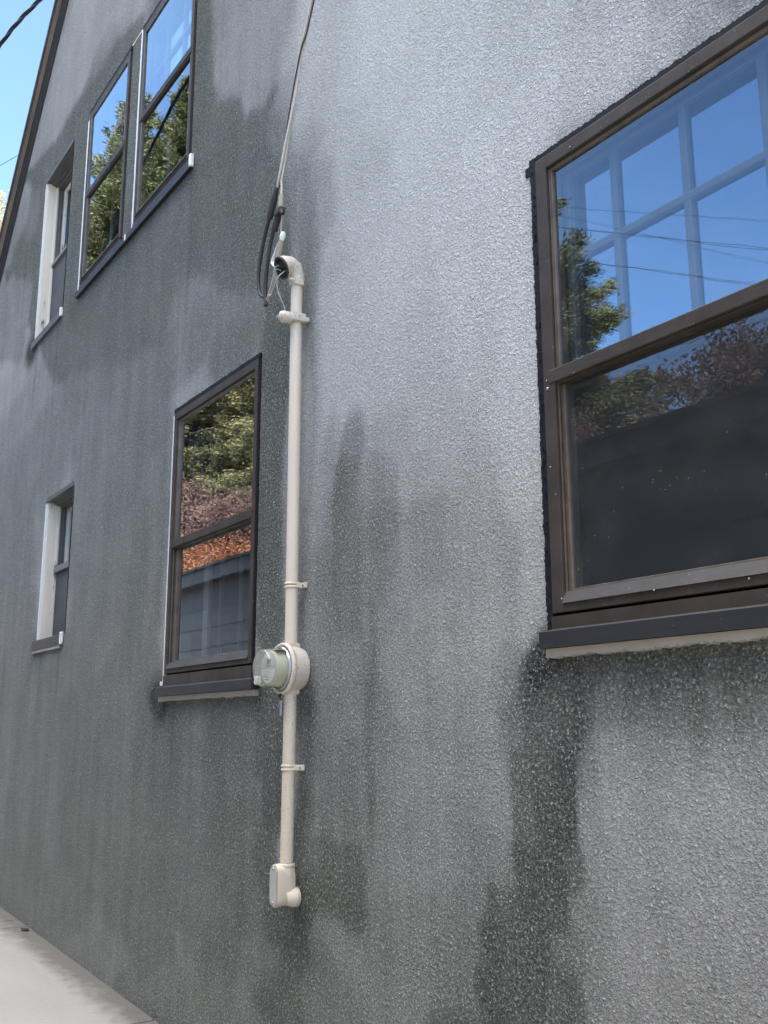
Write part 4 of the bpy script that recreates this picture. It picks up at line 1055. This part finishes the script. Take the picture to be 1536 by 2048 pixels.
mb = MB(); mb.tube(smoothpts([(-4.50, -.13, 3.83), (-4.53, -.13, 3.80), (-4.52, -.13, 3.76), (-4.50, -.13, 3.735)]), .0012, 5); mb.tube(smoothpts([(-4.47, -.13, 3.87), (-4.455, -.13, 3.862), (-4.45, -.13, 3.855)]), .008, 8)
mb.build('loose_wire', M['greywire'], cb)

# overhead cable: from a far pole, past the left of the wall to the anchor above the splices
ov = MB(); base_pts = [(-60, -7.5, 9.6), (-30, -3.6, 8.0), (-18.3, -2.0, 7.66), (-12.0, -1.22, 7.60), (-10.2, -1.0, 7.66), (-8.62, -.83, 7.72), (-7.66, -.72, 7.60), (-6.4, -.52, 7.36), (-5, -.32, 7.12), (-3.5, -.13, 6.92)]
base_pts = smoothpts(base_pts, 14)
for k in range(3):
    ov2 = []
    for p in base_pts:
        an = p.x*7+k*2.09; ov2.append(p+Vector((0, math.cos(an)*.011, math.sin(an)*.011)))
    ov.tube(ov2, .0088, 7)
tag(ov.build('overhead_cable', M['wireblack'], org=(-12, -1.2, 7.6)), 'thick twisted black cable crossing the sky at the top left corner', 'cable')
wr = MB(); wr.tube(smoothpts([(-70, -10.5, 20), (-32, 4.4, 20.6), (-20, 8.5, 22)], 10), .010, 6)
tag(wr.build('overhead_wire', M['wireblack'], org=(-32, 4.4, 20)), 'thin distant wire meeting the roof rake at the left edge', 'wire')
# wires across the street, seen mirrored in the glass
def mir(dx, dz, T): return (dx*T, -(T-2.4), 1.6+dz*T)
for i, (a_, b2, r_, lab) in enumerate((((-1.03, .757), (-.655, .561), .013, 'uppermost of the thick wires mirrored in the large right window'), ((-1.0, .69), (-.66, .515), .013, 'lower thick wire mirrored in the large right window'),
        ((-1.0, .775), (-.66, .60), .007, 'fine wire mirrored highest in the large right window'), ((-.96, .735), (-.66, .545), .007, 'fine wire mirrored between the two thick wires'),
        ((-.95, .50), (-.66, .475), .009, 'wire mirrored just above the leafy tree in the right window lower pane'))):
    T = 20+i*.8; p, q = Vector(mir(*a_, T)), Vector(mir(*b2, T)); d = q-p
    w_ = MB(); pts = [p+d*(-1.6+.28*k)+Vector((0, 0, .12*((k-6.5)**2/40-.5)*.0)) for k in range(15)]
    w_.tube(pts, r_, 5); tag(w_.build('overhead_wire', M['wireblack'], org=tuple(p)), lab, 'wire', 'power lines across the street')

# ------------------------------------------------------------------ neighbour's garage (mirrored in the panes)
gr = empty('neighbour_garage', (-8, -4.1, 0), 'dark grey garage with wide shingle siding, mirrored in the lower window panes', 'garage')
mb = MB(); GZ = 4.17; GX0, GX1 = -36, 7; z = gz(0)-.9; k = 0
while z < GZ-.3:
    top = min(z+.31, GZ-.28); mb.prism([(0, z), (-.013, z), (-.003, top), (0, top)], (GX0, -4.1, 0), (GX1, -4.1, 0), ((0, -1, 0), (0, 0, 1))); z = top
mb.box(GX0, GX1, -7.0, -4.105, -1, GZ-.28); mb.build('siding_wall', paint('grey_shingle', (.17, .175, .18), (.14, .145, .15), .8, 1.2), gr)
mb = MB(); mb.box(GX0-.2, GX1+.2, -7.2, -3.86, GZ-.28, GZ-.26); mb.box(GX0-.2, GX1+.2, -3.86, -3.835, GZ-.31, GZ-.06); mb.build('eave', paint('grey_eave', (.10, .104, .11), (.085, .09, .095), .7, 2), gr)
mb = MB(); mb.add([(GX0-.3, -3.80, GZ-.06), (GX1+.3, -3.80, GZ-.06), (GX1+.3, -5.4, GZ+.30), (GX0-.3, -5.4, GZ+.30), (GX1+.3, -7.2, GZ), (GX0-.3, -7.2, GZ), (GX0-.3, -7.2, GZ-.2), (GX1+.3, -7.2, GZ-.2), (GX0-.3, -3.80, GZ-.1), (GX1+.3, -3.80, GZ-.1)],
    [(0, 1, 2, 3), (3, 2, 4, 5), (5, 4, 7, 6), (8, 9, 1, 0), (6, 7, 9, 8)]); mb.build('roof', M['roof'], gr)

# ------------------------------------------------------------------ trees
def foliage(name, stops, sc=.5, rough=.7):
    m, nt, bs = NM(name)
    gi = node(nt, 'ShaderNodeNewGeometry'); f = noise_n(nt, sc, 3, .6)
    mixf = mth(nt, 'ADD', mth(nt, 'MULTIPLY', f, .7), mth(nt, 'MULTIPLY', gi.outputs['Random Per Island'], .3))
    nt.links.new(ramp(nt, mixf, stops), bs.inputs['Base Color']); bs.inputs['Roughness'].default_value = rough
    tl = node(nt, 'ShaderNodeBsdfTranslucent'); nt.links.new(ramp(nt, mixf, stops), tl.inputs[0])
    mi = node(nt, 'ShaderNodeMixShader'); mi.inputs[0].default_value = .25; out = nt.nodes['Material Output']
    nt.links.new(bs.outputs[0], mi.inputs[1]); nt.links.new(tl.outputs[0], mi.inputs[2]); nt.links.new(mi.outputs[0], out.inputs[0]); return m
M['needle'] = foliage('spruce_needles', [(.30, (.040, .045, .022)), (.52, (.15, .15, .065)), (.72, (.30, .26, .13))], 1.2)
M['cone'] = foliage('spruce_cones', [(.3, (.16, .06, .03)), (.7, (.30, .13, .06))])
M['plum'] = foliage('plum_leaves', [(.3, (.028, .014, .014)), (.5, (.085, .045, .036)), (.7, (.15, .080, .058))], 1.0)
M['orange'] = foliage('orange_leaves', [(.3, (.07, .04, .015)), (.55, (.24, .080, .042)), (.75, (.15, .13, .05))], 1.0)
M['green'] = foliage('green_leaves', [(.3, (.02, .035, .012)), (.6, (.06, .09, .025)), (.75, (.12, .14, .04))], 1.0)
M['yellow'] = foliage('yellow_leaves', [(.3, (.22, .16, .02)), (.55, (.50, .36, .04)), (.75, (.55, .46, .10))], 1.2)
M['bark'] = paint('bark', (.10, .075, .055), (.05, .04, .03), .9, 6, bmp=.01)

def leafset(cent, nrm_spread, size, n_per, rnd, elong=1.0, dirs=None):
    """numpy quads scattered round the given centres"""
    C = np.repeat(np.array(cent), n_per, axis=0); N = len(C)
    C = C+rnd.normal(0, nrm_spread, (N, 3))
    u = rnd.normal(size=(N, 3)); u /= np.linalg.norm(u, axis=1)[:, None]
    if dirs is not None:
        u = np.repeat(np.array(dirs), n_per, axis=0)+u*.45; u /= np.linalg.norm(u, axis=1)[:, None]
    v = np.cross(u, rnd.normal(size=(N, 3))); v /= np.linalg.norm(v, axis=1)[:, None]
    s_ = size*rnd.uniform(.6, 1.3, (N, 1))
    a_ = C-u*s_*elong*.5; c_ = C+u*s_*elong*.5; b_ = C+v*s_*.33; d_ = C-v*s_*.33
    return np.stack([a_, b_, c_, d_], 1).reshape(-1, 3)
def quadmesh(name, V, mat, parent):
    org = np.array(ORG[parent.name][:]); me = bpy.data.meshes.new(name); n_ = len(V)//4
    me.vertices.add(len(V)); me.vertices.foreach_set('co', (V-org).astype(np.float32).ravel())
    me.loops.add(len(V)); me.loops.foreach_set('vertex_index', np.arange(len(V), dtype=np.int32))
    me.polygons.add(n_); me.polygons.foreach_set('loop_start', np.arange(0, len(V), 4, dtype=np.int32)); me.polygons.foreach_set('loop_total', np.full(n_, 4, dtype=np.int32))
    me.update(); me.validate(); me.materials.append(mat); o = bpy.data.objects.new(name, me); link(o, parent, ORG[parent.name]); return o
def spruce(x, y, h, rad, label, seed, base=2.5, dens=1.0):
    rnd = np.random.RandomState(seed); r = random.Random(seed)
    t = empty('spruce_tree', (x, y, gz(x)), label, 'tree', None)
    tr = MB(); tr.tube([(x, y, -1), (x+.1, y, h*.5), (x, y, h)], [.34, .2, .02], 10)
    cent = []; dirs = []; cones = []
    z = base
    while z < h-.15:
        fr = (h-z)/(h-base); R_ = rad*(fr**.86)*r.uniform(.72, 1.12)+.12; nb = 7 if fr > .15 else 5
        for k in range(nb):
            an = r.uniform(0, 2*math.pi); L_ = R_*r.uniform(.7, 1.12); droop = .34*fr+.05; pts = []
            zb_ = z+r.uniform(-.15, .15)
            for s_ in range(7):
                q = s_/6; pts.append(Vector((x+math.cos(an)*L_*q, y+math.sin(an)*L_*q, zb_+L_*(.22*q-droop*1.6*q*q+.30*q**4))))
            tr.tube([pts[0], pts[3], pts[6]], [.045*fr+.01, .03*fr+.008, .004], 4, cap=False)
            steps = max(4, int(L_*4.2*dens))
            for s_ in range(steps):
                q = .12+.88*(s_+r.random())/steps; i = min(5, int(q*6)); p = pts[i].lerp(pts[i+1], q*6-i); d = (pts[i+1]-pts[i]).normalized()
                wdt = L_*.20*(1.05-q)+.10
                for m_ in range(3):
                    sd = r.uniform(-1, 1); side = Vector((-math.sin(an), math.cos(an), 0))
                    c_ = p+side*sd*wdt+Vector((0, 0, -abs(sd)*wdt*.35-r.random()*.16)); cent.append(c_[:])
                    dd = (d*1.2+side*sd*1.1+Vector((0, 0, -.5))).normalized(); dirs.append(dd[:])
                if fr < .42 and r.random() < .22: cones.append((p+Vector((0, 0, -.06)))[:])
        z += (.30+.16*fr)/min(1.6, dens)
    tr.build('trunk', M['bark'], t)
    quadmesh('crown', leafset(cent, .10, .085, 22, rnd, 2.2, dirs), M['needle'], t)
    if cones: quadmesh('cones', leafset(cones, .10, .10, 7, rnd, 1.3), M['cone'], t)
    return t
def leafy(name, x, y, h, rx, rz, mat, label, seed, leaf=.14, n=900, cat='tree', ry=None):
    rnd = np.random.RandomState(seed); r = random.Random(seed)
    t = empty(name, (x, y, gz(x)), label, cat); cz = h-rz
    tr = MB(); cent = []
    tr.tube([(x, y, -1), (x+.1, y+.1, max(.2, cz-rz*.6)), (x, y, cz)], [.22, .16, .08], 8)
    for k in range(34):
        an = r.uniform(0, 6.283); el = r.uniform(-.5, 1.45); L_ = r.uniform(.72, 1.08)
        e = Vector((x+math.cos(an)*math.cos(el)*rx*L_, y+math.sin(an)*math.cos(el)*(ry or rx)*L_, cz+math.sin(el)*rz*L_))
        s0 = Vector((x, y, cz-rz*.5+r.random()*rz*.5)); mid = s0.lerp(e, .5)+Vector((r.uniform(-.2, .2), r.uniform(-.2, .2), .2))
        P_ = smoothpts([s0, mid, e], 7); tr.tube(P_, [.06*(1-i/len(P_))+.008 for i in range(len(P_))], 4, cap=False)
        for m_ in range(n//34):
            q = r.uniform(.25, 1.03)**.7; i = min(len(P_)-2, int(q*(len(P_)-1))); p = P_[i].lerp(P_[i+1], 0.5)
            sp_ = .16*rx*(1.2-q)+.12; cent.append((p+Vector((r.gauss(0, sp_), r.gauss(0, sp_), r.gauss(0, sp_*.8))))[:])
    tr.build('trunk', M['bark'], t); quadmesh('crown', leafset(cent, .16, leaf*.42, 38, rnd, 1.4), mat, t); return t
# spruces: positions from where they stand mirrored behind the panes
def at_T(dx, T): return dx*T, -(T-2.4)
x_, y_ = at_T(-2.98, 11); spruce(x_, y_, 1.6+2.12*11, 7.0, 'tallest spruce with reddish cones, mirrored in the two upper storey windows', 3, 3.5, 1.2)
x_, y_ = at_T(-2.52, 12.5); spruce(x_, y_, 1.6+1.90*12.5, 6.6, 'spruce with a forked tip mirrored in the right-hand upper storey window', 13, 3.5, 1.2)
x_, y_ = at_T(-1.16, 18); spruce(x_, y_, 1.6+1.05*18, 6.6, 'spruce mirrored at the left edge of the large right window', 5, 3.0, 1.7)
x_, y_ = at_T(-2.12, 14.5); spruce(x_, y_, 1.6+1.25*14.5, 4.6, 'spruce mirrored in the middle window behind the reddish trees', 9, 3.5, .9)
x_, y_ = at_T(-2.5, 10.5); leafy('plum_tree', x_, y_, 1.6+.66*10.5, 2.1, 2.2, M['plum'], 'dark red leaved tree mirrored at the left of the middle window', 21, .16, 1500)
x_, y_ = at_T(-2.06, 11); leafy('plum_tree', x_, y_, 1.6+.54*11, 2.0, 1.8, M['plum'], 'dark red leaved tree mirrored at the right of the middle window', 22, .16, 1200)
x_, y_ = at_T(-2.2, 9.8); leafy('orange_shrub', x_, y_, 1.6+.405*9.8, 2.0, 1.0, M['orange'], 'orange autumn shrub mirrored just above the garage roof in the middle window', 23, .13, 1300, 'shrub')
x_, y_ = at_T(-.70, 14); leafy('plum_tree', x_, y_, 1.6+.46*14, 2.6, 1.6, M['plum'], 'dark leafy tree with ragged twig tips mirrored in the lower pane of the right window', 24, .17, 480, ry=.9)
x_, y_ = at_T(-1.03, 13); leafy('plum_tree', x_, y_, 1.6+.43*13, 1.5, 1.2, M['plum'], 'low reddish tree mirrored below the spruce in the right window lower pane', 25, .16, 360, ry=.8)
x_, y_ = at_T(-.50, 15); leafy('green_tree', x_, y_, 1.6+.485*15, 2.2, 1.6, M['green'], 'green leafy tree mirrored at the right end of the large window', 26, .17, 420, ry=.9)
x_, y_ = at_T(-4.3, 9); leafy('orange_tree', x_, y_, 1.6+1.35*9, 5.0, 5.0, M['orange'], 'orange and green autumn tree mirrored in the two small recessed windows', 27, .2, 1800)
leafy('yellow_tree', -34.0, 4.0, 19.4, 3.4, 5.5, M['yellow'], 'bright yellow autumn tree showing past the roof rake at the left edge', 31, .22, 2400)

# grit washed against the foot of the wall
mb = MB()
for i in range(420):
    x = random.uniform(-11, -4.2); y = -abs(random.gauss(0, .05))-.012; r_ = random.uniform(.0015, .006)*(1.6 if random.random() < .06 else 1); z = gz(x)
    V = [(x+r_*math.cos(a)*random.uniform(.6, 1.3), y+r_*math.sin(a)*random.uniform(.6, 1.3), z) for a in (0, 1.3, 2.6, 3.9, 5.1)]+[(x, y, z+r_*random.uniform(.5, 1.1))]
    mb.add(V, [(0, 1, 5), (1, 2, 5), (2, 3, 5), (3, 4, 5), (4, 0, 5)])
tag(mb.build('grit', paint('grit', (.09, .08, .07), (.20, .18, .16), .9, 40, bmp=0)), kind='stuff')
# small debris on the sidewalk
mb = MB(); V = []
for i in range(9):
    a_ = 6.283*i/9; V.append((-8.63+.055*math.cos(a_)*random.uniform(.6, 1.2), -.055+.028*math.sin(a_), gz(-8.63)+.004+random.uniform(0, .010)))
mb.add(V+[(v[0], v[1], v[2]+.003) for v in V], [tuple(range(9)), tuple(range(17, 8, -1))]+[(i, (i+1) % 9, 9+(i+1) % 9, 9+i) for i in range(9)])
tag(mb.build('dead_leaf', M['darkhole'], org=(-8.63, -.055, gz(-8.63))), 'small black dead leaf on the sidewalk against the wall', 'leaf')
